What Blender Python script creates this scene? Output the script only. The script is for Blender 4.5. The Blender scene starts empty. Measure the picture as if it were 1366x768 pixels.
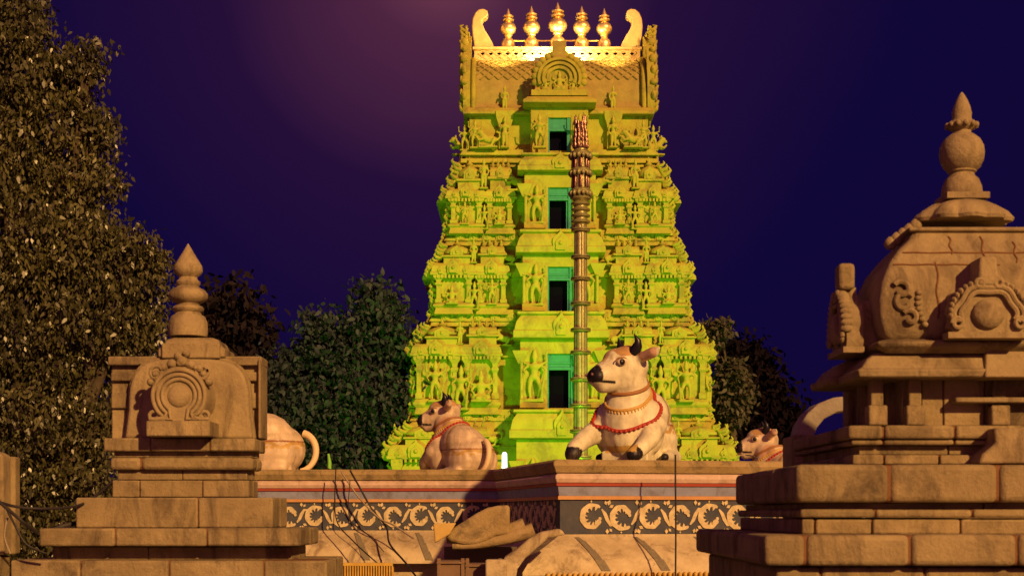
import bpy, bmesh, math, random
import numpy as np
from mathutils import Vector, Matrix, noise
from mathutils.bvhtree import BVHTree
R = math.radians
random.seed(7)
rng = np.random.default_rng(11)
scene = bpy.context.scene
col = scene.collection

# ------------------------------------------------------------------ camera, world, key light, exposure
F = 2000.0           # focal length in photo pixels
CX, HY = 683.0, 684.0
ZC = 6.0             # eye height: the photo is taken from a temple roof
cam_d = bpy.data.cameras.new('camera')
cam = bpy.data.objects.new('camera', cam_d); col.objects.link(cam)
cam.location = (0, 0, ZC); cam.rotation_euler = (R(90), 0, 0)
cam_d.sensor_width = 36; cam_d.lens = 36 * F / 1366
cam_d.shift_y = 300 / 1366
cam_d.clip_end = 3000; cam_d.clip_start = 0.1
scene.camera = cam
cam_d.dof.use_dof = True; cam_d.dof.focus_distance = 19; cam_d.dof.aperture_fstop = 5.6

scene.view_settings.view_transform = 'Standard'
scene.view_settings.look = 'None'
scene.view_settings.gamma = 1
scene.view_settings.exposure = 0.5

w = bpy.data.worlds.new('World'); scene.world = w; w.use_nodes = True
nt = w.node_tree; nt.nodes.clear()
def N(nt, typ, **kw):
    n = nt.nodes.new(typ)
    for k, v in kw.items(): setattr(n, k, v)
    return n
def ramp(nt, stops, interp='EASE'):
    r = N(nt, 'ShaderNodeValToRGB'); cr = r.color_ramp; cr.interpolation = interp
    while len(cr.elements) < len(stops): cr.elements.new(0.5)
    for e, (p, c) in zip(cr.elements, stops):
        e.position = p; e.color = (*c, 1)
    return r
tc = N(nt, 'ShaderNodeTexCoord')
glow = Vector((-85, 2000, 760)).normalized()
dot = N(nt, 'ShaderNodeVectorMath', operation='DOT_PRODUCT'); dot.inputs[1].default_value = glow
nt.links.new(tc.outputs['Generated'], dot.inputs[0])
ac = N(nt, 'ShaderNodeMath', operation='ARCCOSINE'); nt.links.new(dot.outputs['Value'], ac.inputs[0])
cn = N(nt, 'ShaderNodeTexNoise'); cn.inputs['Scale'].default_value = 3.2; cn.inputs['Detail'].default_value = 4     # thin uneven cloud in the glow
nt.links.new(tc.outputs['Generated'], cn.inputs['Vector'])
cm = N(nt, 'ShaderNodeMath', operation='MULTIPLY_ADD'); cm.inputs[1].default_value = .07; cm.inputs[2].default_value = -.03
nt.links.new(cn.outputs['Fac'], cm.inputs[0])
ca_ = N(nt, 'ShaderNodeMath', operation='ADD'); nt.links.new(ac.outputs[0], ca_.inputs[0]); nt.links.new(cm.outputs[0], ca_.inputs[1])
mr = N(nt, 'ShaderNodeMapRange'); mr.inputs['From Max'].default_value = R(34)
nt.links.new(ca_.outputs[0], mr.inputs['Value'])
rp = ramp(nt, [(0.0, (.190, .052, .080)), (0.10, (.070, .017, .048)), (0.25, (.0165, .0044, .036)), (0.48, (.0048, .0022, .035)), (0.75, (.0052, .0022, .033)), (1.0, (.0085, .0026, .031))], 'LINEAR')
nt.links.new(mr.outputs[0], rp.inputs[0])
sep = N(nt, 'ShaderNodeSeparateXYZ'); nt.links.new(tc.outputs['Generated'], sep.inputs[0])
mr2 = N(nt, 'ShaderNodeMapRange', interpolation_type='SMOOTHSTEP')   # added warm fill in the unseen rear sky, lifts the shadows
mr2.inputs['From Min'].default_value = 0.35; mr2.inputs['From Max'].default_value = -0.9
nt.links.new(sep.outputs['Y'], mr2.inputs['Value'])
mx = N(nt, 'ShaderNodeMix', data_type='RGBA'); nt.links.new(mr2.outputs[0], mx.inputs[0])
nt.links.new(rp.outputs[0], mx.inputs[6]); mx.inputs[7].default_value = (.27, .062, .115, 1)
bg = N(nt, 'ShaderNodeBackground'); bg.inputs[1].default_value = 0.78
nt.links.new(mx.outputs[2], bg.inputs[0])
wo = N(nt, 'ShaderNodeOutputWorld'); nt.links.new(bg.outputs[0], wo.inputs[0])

sd = bpy.data.lights.new('sodium_key', 'SUN'); sd.energy = 3.4; sd.angle = R(1.2); sd.color = (1.0, .54, .175)
so = bpy.data.objects.new('sodium_key', sd); col.objects.link(so)
LDIR = Vector((.44, -.78, .40)).normalized()
so.rotation_euler = LDIR.to_track_quat('Z', 'Y').to_euler()

def spot(name, loc, target, power, color, size=60, blend=.6, radius=.3):
    l = bpy.data.lights.new(name, 'SPOT'); l.energy = power; l.color = color; l.spot_size = R(size); l.spot_blend = blend; l.shadow_soft_size = radius
    o = bpy.data.objects.new(name, l); col.objects.link(o); o.location = loc
    o.rotation_euler = (Vector(loc) - Vector(target)).to_track_quat('Z', 'Y').to_euler()
    return o
GX = (748 - CX) * 65 / F            # tower axis
GY = 70.4
spot('green_flood', (GX - 11.0, 44, 1.5), (GX - 3.5, 67, 12.5), 8200, (.18, 1.0, .0), 48, .9)
spot('green_flood', (GX + 12.5, 45, 1.5), (GX + 3.5, 67, 12.5), 7000, (.14, 1.0, .0), 48, .9)
spot('pole_flood', (1.6, 33, 2.0), (2.07, 46, 9), 1900, (.12, 1.0, .05), 26, .6, .15)
spot('yellow_flood', (GX - 1.5, 36, 1.5), (GX, 67, 20), 4600, (.34, 1.0, .0), 40, .9)

# ------------------------------------------------------------------ helpers
def tag(o, label=None, cat=None, group=None, kind=None):
    if label: o['label'] = label
    if cat: o['category'] = cat
    if group: o['group'] = group
    if kind: o['kind'] = kind
    return o
def empty(name, loc=(0, 0, 0), rz=0.0, label=None, cat=None, group=None):
    o = bpy.data.objects.new(name, None); col.objects.link(o)
    o.location = loc; o.rotation_euler = (0, 0, rz); o.empty_display_size = .2
    return tag(o, label, cat, group)
def copy_tree(o, parent=None):
    c = o.copy(); col.objects.link(c)
    if parent: c.parent = parent
    for ch in [x for x in o.children]: copy_tree(ch, c)
    return c
def P(px, py, d): return Vector(((px - CX) * d / F, d, ZC + (HY - py) * d / F))

class MB:
    def __init__(s): s.v = []; s.f = []; s.m = []
    def add(s, vs, fs, mi=0, M=None):
        b = len(s.v)
        s.v += [tuple(M @ Vector(p)) if M is not None else tuple(p) for p in vs]
        s.f += [tuple(b + i for i in f) for f in fs]; s.m += [mi] * len(fs)
    def box(s, x0, x1, y0, y1, z0, z1, mi=0, M=None):
        s.frus(x0, x1, y0, y1, z0, x0, x1, y0, y1, z1, mi, M)
    def frus(s, x0, x1, y0, y1, z0, X0, X1, Y0, Y1, z1, mi=0, M=None):
        s.add([(x0, y0, z0), (x1, y0, z0), (x1, y1, z0), (x0, y1, z0), (X0, Y0, z1), (X1, Y0, z1), (X1, Y1, z1), (X0, Y1, z1)],
              [(3, 2, 1, 0), (4, 5, 6, 7), (0, 1, 5, 4), (1, 2, 6, 5), (2, 3, 7, 6), (3, 0, 4, 7)], mi, M)
    def loft(s, rings, mi=0, M=None, cap=True):
        """rings: list of equal-length closed loops"""
        n = len(rings[0]); vs = [p for r in rings for p in r]; fs = []
        for k in range(len(rings) - 1):
            for i in range(n):
                j = (i + 1) % n
                fs.append((k * n + i, k * n + j, (k + 1) * n + j, (k + 1) * n + i))
        if cap:
            fs.append(tuple(range(n - 1, -1, -1))); fs.append(tuple((len(rings) - 1) * n + i for i in range(n)))
        s.add(vs, fs, mi, M)
    def lathe(s, prof, cx=0, cy=0, n=24, mi=0, M=None, sq=1.0):
        rings = []
        for r, z in prof:
            ring = []
            for i in range(n):
                a = 2 * math.pi * (i + .5) / n
                ring.append((cx + r * math.cos(a), cy + r * sq * math.sin(a), z))
            rings.append(ring)
        s.loft(rings, mi, M)
    def rects(s, prof, cx=0, cy=0, mi=0, M=None):
        """rectangular plan loft; prof: (hx, hy, z)"""
        s.loft([[(cx - a, cy - b, z), (cx + a, cy - b, z), (cx + a, cy + b, z), (cx - a, cy + b, z)] for a, b, z in prof], mi, M)
    def prism(s, poly, y0, y1, mi=0, M=None):
        """poly in (x,z), extruded along y"""
        A = 0
        for i in range(len(poly)):
            x1, z1 = poly[i]; x2, z2 = poly[(i + 1) % len(poly)]; A += x1 * z2 - x2 * z1
        if A < 0: poly = poly[::-1]
        s.loft([[(x, y1, z) for x, z in poly], [(x, y0, z) for x, z in poly]], mi, M)
    def tube(s, pts, r, n=8, mi=0, M=None):
        pts = [Vector(p) for p in pts]; rr = r if isinstance(r, (list, tuple)) else [r] * len(pts)
        rings = []; up = Vector((0, 0, 1))
        for i, p in enumerate(pts):
            t = (pts[min(i + 1, len(pts) - 1)] - pts[max(i - 1, 0)])
            if t.length < 1e-9: t = Vector((0, 0, 1))
            t.normalize()
            a = t.cross(up)
            if a.length < .1: a = t.cross(Vector((1, 0, 0)))
            a.normalize(); b = a.cross(t).normalized(); up = b
            rings.append([tuple(p + (a * math.cos(q) + b * math.sin(q)) * rr[i]) for q in [2 * math.pi * k / n for k in range(n)]])
        s.loft(rings, mi, M)
    def ell(s, c, r, n=14, k=8, mi=0, M=None, rot=None):
        rings = []
        c = Vector(c)
        for j in range(k + 1):
            t = math.pi * (j + .02) / (k + .04) if 0 < j < k else (0.02 if j == 0 else math.pi - .02)
            ring = []
            for i in range(n):
                a = 2 * math.pi * i / n
                q = Vector((r[0] * math.sin(t) * math.cos(a), r[1] * math.sin(t) * math.sin(a), -r[2] * math.cos(t)))
                if rot is not None: q = rot @ q
                ring.append(tuple(c + q))
            rings.append(ring)
        s.loft(rings, mi, M)
    def cap(s, a, b, ra, rb, n=12, mi=0, M=None):
        a = Vector(a); b = Vector(b); d = (b - a); L = d.length
        if L < 1e-6: return
        d.normalize(); pts = []; rr = []
        for t in (-1, -.8, -.5, 0): pts.append(a + d * t * ra); rr.append(max(.02 * ra, ra * math.sqrt(max(0, 1 - t * t))))
        for t in (0, .5, .8, 1): pts.append(b + d * t * rb); rr.append(max(.02 * rb, rb * math.sqrt(max(0, 1 - t * t))))
        s.tube(pts, rr, n, mi, M)
    def strip(s, pts, wd, y0, y1, mi=0, M=None):
        """flat ribbon in the xz plane with width list, extruded in y"""
        n = len(pts); L = []; Rr = []
        for i in range(n):
            x, z = pts[i]
            ax, az = pts[min(i + 1, n - 1)]; bx, bz = pts[max(i - 1, 0)]
            tx, tz = ax - bx, az - bz; l = math.hypot(tx, tz) or 1
            nx, nz = -tz / l, tx / l; h = (wd[i] if isinstance(wd, (list, tuple)) else wd) / 2
            L.append((x + nx * h, z + nz * h)); Rr.append((x - nx * h, z - nz * h))
        for i in range(n - 1):
            s.prism([L[i], L[i + 1], Rr[i + 1], Rr[i]], y0, y1, mi, M)
    def build(s, name, mats, parent=None, smooth=None, bevel=0, seg=2):
        me = bpy.data.meshes.new(name); me.from_pydata(s.v, [], s.f)
        mats = mats if isinstance(mats, (list, tuple)) else [mats]
        for m in mats: me.materials.append(m)
        me.polygons.foreach_set('material_index', s.m)
        me.validate(); me.update()
        if smooth is not None:
            me.shade_smooth(); me.set_sharp_from_angle(angle=R(smooth))
        o = bpy.data.objects.new(name, me); col.objects.link(o)
        if parent: o.parent = parent
        if bevel:
            b = o.modifiers.new('bevel', 'BEVEL'); b.width = bevel; b.segments = seg; b.limit_method = 'ANGLE'; b.angle_limit = R(35)
            if smooth is None: me.shade_smooth(); me.set_sharp_from_angle(angle=R(30))
        return o

def remeshed(mb, voxel, smooth_it=4):
    """one continuous skin round overlapping primitives"""
    me = bpy.data.meshes.new('tmp'); me.from_pydata(mb.v, [], mb.f); me.update()
    o = bpy.data.objects.new('tmp', me); col.objects.link(o)
    m = o.modifiers.new('r', 'REMESH'); m.mode = 'VOXEL'; m.voxel_size = voxel; m.use_smooth_shade = True
    if smooth_it:
        q = o.modifiers.new('s', 'SMOOTH'); q.iterations = smooth_it; q.factor = .5
    dg = bpy.context.evaluated_depsgraph_get()
    out = bpy.data.meshes.new_from_object(o.evaluated_get(dg))
    bpy.data.objects.remove(o)
    out.shade_smooth()
    return out

# ------------------------------------------------------------------ materials
def mat(name, base, rough=.8, var=None, vscale=6, bump=.0, bscale=40, metal=0, spec=.35, stain=None, sscale=1.6, samt=.55, island=0, sz=.75):
    m = bpy.data.materials.new(name); m.use_nodes = True; t = m.node_tree; t.nodes.clear()
    out = N(t, 'ShaderNodeOutputMaterial'); b = N(t, 'ShaderNodeBsdfPrincipled'); t.links.new(b.outputs[0], out.inputs[0])
    b.inputs['Roughness'].default_value = rough; b.inputs['Metallic'].default_value = metal; b.inputs['Specular IOR Level'].default_value = spec
    co = N(t, 'ShaderNodeTexCoord')
    src = None
    rgb = N(t, 'ShaderNodeRGB'); rgb.outputs[0].default_value = (*base, 1); src = rgb.outputs[0]
    if var:
        n = N(t, 'ShaderNodeTexNoise'); n.inputs['Scale'].default_value = vscale; n.inputs['Detail'].default_value = 8; n.inputs['Roughness'].default_value = .65
        t.links.new(co.outputs['Object'], n.inputs['Vector'])
        r = N(t, 'ShaderNodeMapRange'); r.inputs['From Min'].default_value = .35; r.inputs['From Max'].default_value = .68; t.links.new(n.outputs['Fac'], r.inputs['Value'])
        x = N(t, 'ShaderNodeMix', data_type='RGBA'); t.links.new(r.outputs[0], x.inputs[0]); t.links.new(src, x.inputs[6]); x.inputs[7].default_value = (*var, 1); src = x.outputs[2]
    if stain:
        n = N(t, 'ShaderNodeTexNoise'); n.inputs['Scale'].default_value = sscale; n.inputs['Detail'].default_value = 10; n.inputs['Roughness'].default_value = .72; n.inputs['Distortion'].default_value = .6
        mp = N(t, 'ShaderNodeMapping'); mp.inputs['Location'].default_value = (3.1, 7.7, 1.3); mp.inputs['Scale'].default_value = (1, 1, sz)
        t.links.new(co.outputs['Object'], mp.inputs[0]); t.links.new(mp.outputs[0], n.inputs['Vector'])
        r = N(t, 'ShaderNodeMapRange'); r.inputs['From Min'].default_value = .50; r.inputs['From Max'].default_value = .64; r.inputs['To Max'].default_value = samt; t.links.new(n.outputs['Fac'], r.inputs['Value'])
        x = N(t, 'ShaderNodeMix', data_type='RGBA'); t.links.new(r.outputs[0], x.inputs[0]); t.links.new(src, x.inputs[6]); x.inputs[7].default_value = (*stain, 1); src = x.outputs[2]
    if island:
        g = N(t, 'ShaderNodeNewGeometry'); r = N(t, 'ShaderNodeMapRange'); r.inputs['To Min'].default_value = 1 - island; r.inputs['To Max'].default_value = 1 + island
        t.links.new(g.outputs['Random Per Island'], r.inputs['Value'])
        h = N(t, 'ShaderNodeHueSaturation'); t.links.new(r.outputs[0], h.inputs['Value']); t.links.new(src, h.inputs['Color']); src = h.outputs[0]
    t.links.new(src, b.inputs['Base Color'])
    if bump:
        n = N(t, 'ShaderNodeTexNoise'); n.inputs['Scale'].default_value = bscale; n.inputs['Detail'].default_value = 9; n.inputs['Roughness'].default_value = .7
        t.links.new(co.outputs['Object'], n.inputs['Vector'])
        q = N(t, 'ShaderNodeBump'); q.inputs['Strength'].default_value = 1; q.inputs['Distance'].default_value = bump
        t.links.new(n.outputs['Fac'], q.inputs['Height']); t.links.new(q.outputs[0], b.inputs['Normal'])
    return m
def emis(name, c, s):
    m = bpy.data.materials.new(name); m.use_nodes = True; t = m.node_tree; t.nodes.clear()
    out = N(t, 'ShaderNodeOutputMaterial'); e = N(t, 'ShaderNodeEmission'); e.inputs[0].default_value = (*c, 1); e.inputs[1].default_value = s
    t.links.new(e.outputs[0], out.inputs[0]); return m

M_stone = mat('weathered_granite', (.355, .275, .15), .92, (.22, .165, .09), 5, .012, 34, stain=(.085, .06, .04), sscale=5, samt=.8, island=.16, sz=.35)
M_stone2 = mat('pale_granite', (.38, .295, .165), .92, (.25, .19, .11), 6, .009, 42, stain=(.11, .075, .045), sscale=6, samt=.7, sz=.35)
M_mortar = mat('red_mortar', (.22, .11, .05), .95, (.20, .09, .045), 20, .01, 60)
M_tower = mat('cream_limewash', (.46, .43, .050), .85, (.35, .33, .042), 1.1, .03, 9, stain=(.17, .15, .05), sscale=1.1, samt=.6)
M_tower2 = mat('ochre_limewash', (.44, .37, .05), .85, (.33, .28, .045), 1.4, .03, 10, stain=(.17, .14, .05), sscale=1.3, samt=.6)
M_roof = mat('old_ochre_plaster', (.40, .30, .08), .85, (.28, .21, .06), 2, .03, 10)
M_teal = mat('teal_window_paint', (.03, .30, .22), .5, (.02, .22, .17), 5)
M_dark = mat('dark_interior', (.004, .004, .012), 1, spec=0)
M_gold = mat('gilded_brass', (1.0, .72, .30), .36, metal=.85)
M_brass = mat('old_brass', (.40, .40, .16), .34, (.26, .22, .10), 6, .004, 30, metal=.45)
M_bronze = mat('dark_bronze', (.30, .17, .12), .35, (.20, .12, .09), 8, .004, 30, metal=.8)
M_horn = mat('gilt_plaster', (.72, .52, .22), .6, (.55, .38, .16), 3)

# ------------------------------------------------------------------ ground and far setting
g = MB(); g.box(-600, 600, -60, 1200, -.3, 0)
tag(g.build('ground', mat('packed_earth', (.10, .075, .05), .95, (.07, .05, .035), .5, .03, 3)), kind='structure')

# ------------------------------------------------------------------ sculpture templates
def fig_guardian():
    m = MB(); H = 1.35
    # legs in a swaying pose
    m.cap((-.09, 0, .62), (-.13, -.03, .32), .085, .06); m.cap((-.13, -.03, .32), (-.10, 0, .05), .06, .04); m.cap((-.10, 0, .04), (-.13, -.12, .03), .045, .03)
    m.cap((.09, 0, .62), (.20, -.10, .36), .085, .06); m.cap((.20, -.10, .36), (.12, 0, .05), .06, .04); m.cap((.12, 0, .04), (.17, -.12, .03), .045, .03)
    m.ell((0, 0, .66), (.15, .11, .10)); m.ell((.01, 0, .80), (.11, .09, .15)); m.ell((.02, -.01, .95), (.17, .11, .12))
    m.cap((.02, 0, 1.02), (.02, -.01, 1.10), .05, .05); m.ell((.02, -.02, 1.16), (.075, .08, .09))
    m.lathe([(.095, 1.19), (.10, 1.24), (.075, 1.29), (.07, 1.36), (.03, 1.45), (.005, 1.5)], .02, 0, 10)
    m.cap((-.14, 0, 1.0), (-.30, -.04, .86), .05, .04); m.cap((-.30, -.04, .86), (-.22, -.16, .72), .04, .03)
    m.cap((.18, 0, 1.0), (.33, -.03, .88), .05, .04); m.cap((.33, -.03, .88), (.30, -.12, .66), .04, .03)
    m.cap((-.14, .02, 1.02), (-.33, .02, 1.08), .045, .038); m.cap((-.33, .02, 1.08), (-.33, -.02, 1.27), .038, .03); m.ell((-.33, -.02, 1.33), (.05, .03, .07))
    m.cap((.18, .02, 1.02), (.36, .02, 1.08), .045, .038); m.cap((.36, .02, 1.08), (.36, -.02, 1.27), .038, .03); m.ell((.36, -.02, 1.33), (.05, .03, .07))
    m.cap((.30, -.14, .68), (.24, -.14, .1), .025, .055)
    m.box(-.26, .30, -.16, .12, -.06, .03)
    return remeshed(m, .028, 2)
def fig_standing():
    m = MB()
    for sx in (-1, 1):
        m.cap((sx * .07, 0, .60), (sx * .08, 0, .05), .085, .05); m.cap((sx * .08, 0, .04), (sx * .09, -.1, .03), .045, .03)
        m.cap((sx * .15, 0, .98), (sx * .22, -.03, .78), .05, .04)
    m.cap((-.22, -.03, .78), (-.10, -.15, .88), .04, .03); m.cap((.22, -.03, .78), (.17, -.08, .58), .04, .03)
    m.ell((0, 0, .64), (.14, .11, .10)); m.ell((0, 0, .80), (.10, .08, .16)); m.ell((0, 0, .94), (.16, .10, .11))
    m.ell((0, -.01, 1.14), (.07, .08, .09)); m.cap((0, 0, 1.0), (0, 0, 1.1), .05, .05)
    m.lathe([(.09, 1.17), (.095, 1.21), (.06, 1.26), (.05, 1.34), (.01, 1.42)], 0, 0, 10)
    m.box(-.2, .2, -.15, .12, -.05, .03)
    return remeshed(m, .028, 2)
def fig_seated():
    m = MB()
    m.ell((0, 0, .12), (.26, .18, .12)); m.cap((-.2, -.05, .1), (.1, -.2, .07), .09, .06); m.cap((.2, -.05, .1), (-.1, -.2, .07), .09, .06)
    m.ell((0, 0, .30), (.12, .10, .18)); m.ell((0, 0, .44), (.17, .11, .11)); m.ell((0, -.02, .62), (.08, .08, .09)); m.cap((0, 0, .5), (0, 0, .6), .05, .05)
    m.lathe([(.095, .66), (.10, .70), (.06, .76), (.05, .84), (.01, .92)], 0, 0, 10)
    for sx in (-1, 1):
        m.cap((sx * .16, 0, .46), (sx * .28, -.04, .3), .05, .04); m.cap((sx * .28, -.04, .3), (sx * .2, -.16, .2), .04, .035)
        m.cap((sx * .16, 0, .47), (sx * .32, 0, .50), .04, .035); m.cap((sx * .32, 0, .50), (sx * .30, -.02, .66), .035, .03)
    m.box(-.3, .3, -.22, .15, -.05, .03)
    return remeshed(m, .028, 2)
def fig_beast():
    m = MB()      # rearing lion-like beast, facing +x
    m.ell((-.15, 0, .32), (.3, .13, .17)); m.cap((.05, 0, .35), (.22, 0, .55), .15, .12); m.ell((.28, 0, .64), (.15, .12, .13)); m.cap((.3, 0, .62), (.44, 0, .57), .09, .06)
    for sy in (-1, 1):
        m.cap((.1, sy * .1, .35), (.32, sy * .12, .28), .07, .05); m.cap((.32, sy * .12, .28), (.42, sy * .12, .4), .05, .04)
        m.cap((-.3, sy * .1, .28), (-.2, sy * .14, .08), .1, .05); m.cap((-.2, sy * .14, .05), (-.05, sy * .14, .04), .05, .04)
        m.ell((.2, sy * .11, .76), (.05, .03, .07))
    m.tube([(-.42, 0, .3), (-.55, 0, .42), (-.52, 0, .6), (-.4, 0, .66)], [.05, .045, .04, .06])
    m.box(-.45, .35, -.18, .18, -.04, .03)
    return remeshed(m, .03, 2)
FIG = {'guardian_figure': fig_guardian(), 'standing_figure': fig_standing(), 'seated_figure': fig_seated(), 'beast_figure': fig_beast()}
for me in FIG.values(): me.materials.append(M_tower)

# ------------------------------------------------------------------ the temple gateway tower
tower = empty('temple_gateway_tower', (GX, GY, 0), 0, 'tall tiered gateway tower crowded with figures, floodlit yellow green, gilt pots on top', 'temple tower')
def Yf(py): return 65 + (610 - py) * (2.6 / 420)
def K(py): return Yf(py) / F
def X(u, py): return u * K(py)
def Z(py): return ZC + (HY - py) * K(py)
def Zr(py): return ZC + (HY - py) * GY / F
def Xr(u): return u * GY / F
def FR(py): return Yf(py) - GY           # local y of the general front plane
def fig(kind, u, py_base, hpx, proj, face=0, mirror=False, side=0, yloc=None, parent=None):
    """place a figure: u offset px, base at py, height hpx, standing proj metres before the front plane"""
    base = {'guardian_figure': 1.5, 'standing_figure': 1.42, 'seated_figure': .92, 'beast_figure': .82}[kind]
    o = bpy.data.objects.new(kind, FIG[kind]); col.objects.link(o); o.parent = parent or tower
    sc = hpx * K(py_base) / base
    y = FR(py_base) - proj if yloc is None else yloc
    o.location = (X(u, py_base), y, Z(py_base)); o.rotation_euler = (0, 0, face)
    o.scale = (-sc if mirror else sc, sc, sc)
    return o
def arch_poly(w, h, n=14):
    """horseshoe gable outline with a pointed crest, base centre at origin"""
    p = [(-w * .42, 0), (-w * .5, h * .12)]
    for i in range(n + 1):
        a = math.pi * (1.12 - 1.24 * i / n)
        p.append((w * .5 * math.cos(a), h * .42 + h * .36 * math.sin(a)))
        if i == n // 2: p[-1] = (0, h)
        if i == n // 2 - 1 or i == n // 2 + 1: p[-1] = (p[-1][0] * .7, h * .83)
    p += [(w * .5, h * .12), (w * .42, 0)]
    return p
def nasi(m, x, y, z, w, h, t, mi=0):
    Mx = Matrix.Translation((x, 0, z))
    m.prism(arch_poly(w, h), y - t, y + t, mi, Mx)
    m.prism(arch_poly(w * .66, h * .66), y - t * 1.7, y - t * .9, mi, Matrix.Translation((x, 0, z + h * .05)))
    m.ell((x, y - t * 1.9, z + h * .36), (w * .13, t * .8, w * .13), 8, 5, mi)

BAYS = [(.44, .665, .45), (.72, 1.0, .55)]      # side bays as fractions of the half width, and how far they stand out
def side_bays(HW):
    for s in (-1, 1):
        for (a, b, pr) in BAYS:
            u0, u1 = sorted((s * a * HW, s * b * HW)); yield s, a, u0, u1, pr
def tier(idx, wb, wt, kt, ht, bands, HW, cb, win, fig_h):
    """wb wall base, wt wall top, kt eave top, ht top of little shrine row; bands: py range below the wall; cb centre bay half width"""
    D = lambda py: -FR(py)
    # --- wall
    m = MB(); ymid = (wb + ht) / 2; f = D(ymid)
    m.box(-X(HW, ymid), X(HW, ymid), -f, f, Z(bands[1]) - .02, Z(kt) + .02)
    HN = {0: 191, 1: 164, 2: 144, 3: 124}[idx] + 9; TP = HN / HW
    m.frus(-X(HW, kt) + .03, X(HW, kt) - .03, -f + .03, f - .03, Z(kt), -X(HN, ht), X(HN, ht), -f + .35, f - .3, Z(ht) + .05)
    e = 0
    for s, a, u0, u1, pr in side_bays(HW):
        e += 1
        m.box(X(u0, ymid), X(u1, ymid), -f - pr, -f + .1, Z(wb), Z(wt) + .004 * e)
        # side returns on the flank
    for s in (-1, 1):
        for k in (-.62, 0, .62):
            x0, x1 = sorted((s * X(HW, ymid) - s * .1, s * (X(HW, ymid) + .3)))
            m.box(x0, x1, k * f - .8, k * f + .8, Z(wb), Z(wt) + .003 * (k + 2))
    m.build('tier_wall', M_tower, tower)
    # --- base bands
    m = MB(); b0, b1 = bands; h = b1 - b0
    for (q0, q1, o0, o1) in [(0, .36, 4, 7), (.36, .46, 3, 3), (.46, .72, 7, 10), (.72, 1.0, 7, 9)]:
        pa, pb = b0 + h * q0, b0 + h * q1
        ka, kb = K(pa), K(pb)
        fa = f + .10 + o0 * .026; fb = f + .10 + o1 * .026
        m.frus(-X(HW + o1, pb), X(HW + o1, pb), -fb - .35, fb + .3, Z(pb) + .002, -X(HW + o0, pa), X(HW + o0, pa), -fa - .35, fa + .3, Z(pa) - .002)
    for s, a, u0, u1, pr in side_bays(HW):
        m.frus(X(u0 - 3, b1), X(u1 + 3, b1), -f - pr - .45, -f, Z(b0 + h * .33), X(u0 - 1, b0), X(u1 + 1, b0), -f - pr - .25, -f, Z(b0) + .05)
    bd = MB(); zz0 = Z(b0 + h * .40); nn = int(HW / 3.4)
    for i in range(nn):
        xx = X(HW - 4, b0) * (2 * (i + .5) / nn - 1)
        if abs(xx) < X(cb, b0): continue
        bd.box(xx - .07, xx + .07, -f - .62, -f - .35, zz0 - .09, zz0 + .07)
    for s in (-1, 1):
        for q in range(5):
            xx = s * (X(cb + 14, b0) + (X(HW - 12, b0) - X(cb + 14, b0)) * q / 4); nasi(bd, xx, -f - .66, Z(b0 + h * .70), .42, .42, .05)
        bd.box(min(s * X(cb, b0), s * X(HW - 4, b0)), max(s * X(cb, b0), s * X(HW - 4, b0)), -f - .58, -f - .3, zz0 - .04, zz0 + .03)
    for s in (-1, 1):
        pass
    m.v += [v for v in []]; off = len(m.v); m.v += bd.v; m.f += [tuple(a_ + off for a_ in fc) for fc in bd.f]; m.m += bd.m
    m.build('base_moulding', M_tower, tower, bevel=.02)
    # --- wall plinth moulding
    hpl = (wb - wt) * .2
    for s, a, u0, u1, pr in side_bays(HW):
        m = MB()
        z0 = Z(wb) + .01; hh = hpl * K(wb)
        m.rects([(X(u1 - u0, wb) / 2 + .04, .3, z0), (X(u1 - u0, wb) / 2 + .16, .42, z0 + hh * .35), (X(u1 - u0, wb) / 2 + .16, .42, z0 + hh * .6), (X(u1 - u0, wb) / 2 + .03, .27, z0 + hh)], X((u0 + u1) / 2, wb), -f - pr + .1)
        m.build('wall_plinth', M_tower, tower, bevel=.03)
    # --- pilasters
    for s, a, u0, u1, pr in side_bays(HW):
        us = [u0 + 3, u1 - 3] if a < .6 else [u0 + 3, (u0 + u1) / 2, u1 - 3]
        for u in us:
            if a > .6 and abs(u - (u0 + u1) / 2) < 1: continue
            p = MB(); r = .085 + .02 * (HW / 200)
            zb, zt = Z(wb) + hpl * K(wb), Z(wt)
            H = zt - zb; x = X(u, wb); y = -f - pr - .08
            p.rects([(r * 1.5, r * 1.5, zb), (r * 1.5, r * 1.5, zb + H * .12), (r, r, zb + H * .16), (r * .9, r * .9, zb + H * .62), (r * 1.5, r * 1.5, zb + H * .68), (r * 1.5, r * 1.5, zb + H * .73), (r, r, zb + H * .76), (r * 1.2, r * 1.2, zb + H * .84), (r * 2.3, r * 1.8, zb + H * .93), (r * 2.3, r * 1.8, zt + .01)], x, y)
            p.build('pilaster', M_tower, tower)
    # --- eave with little gables
    m = MB(); hk = (wt - kt)
    for s, a, u0, u1, pr in side_bays(HW):
        cx = X((u0 + u1) / 2, wt); hx = X(u1 - u0, wt) / 2; z0 = Z(wt); z1 = Z(kt); hz = z1 - z0
        m.rects([(hx + .06, .28, z0), (hx + .24, .42, z0 + .02), (hx + .26, .44, z0 + hz * .22), (hx + .20, .39, z0 + hz * .3), (hx + .20, .39, z0 + hz * .42), (hx + .15, .34, z0 + hz * .75), (hx + .02, .2, z1 - .01)], cx, -f - pr + .15)
        for i in range(9):
            xx = cx + hx * (2 * (i + .5) / 9 - 1); m.box(xx - .05, xx + .05, -f - pr - .30, -f - pr, z0 - .12, z0 + .03)
        if a > .6:
            for q in (-1, 1): nasi(m, cx + q * hx * .72, -f - pr - .24, z0 + .05, hx * .34, hz * .7, .06)
        nasi(m, cx, -f - pr - .26, z0 + .06, hx * .9 if a < .6 else hx * .7, hz * 1.25, .1)
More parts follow.
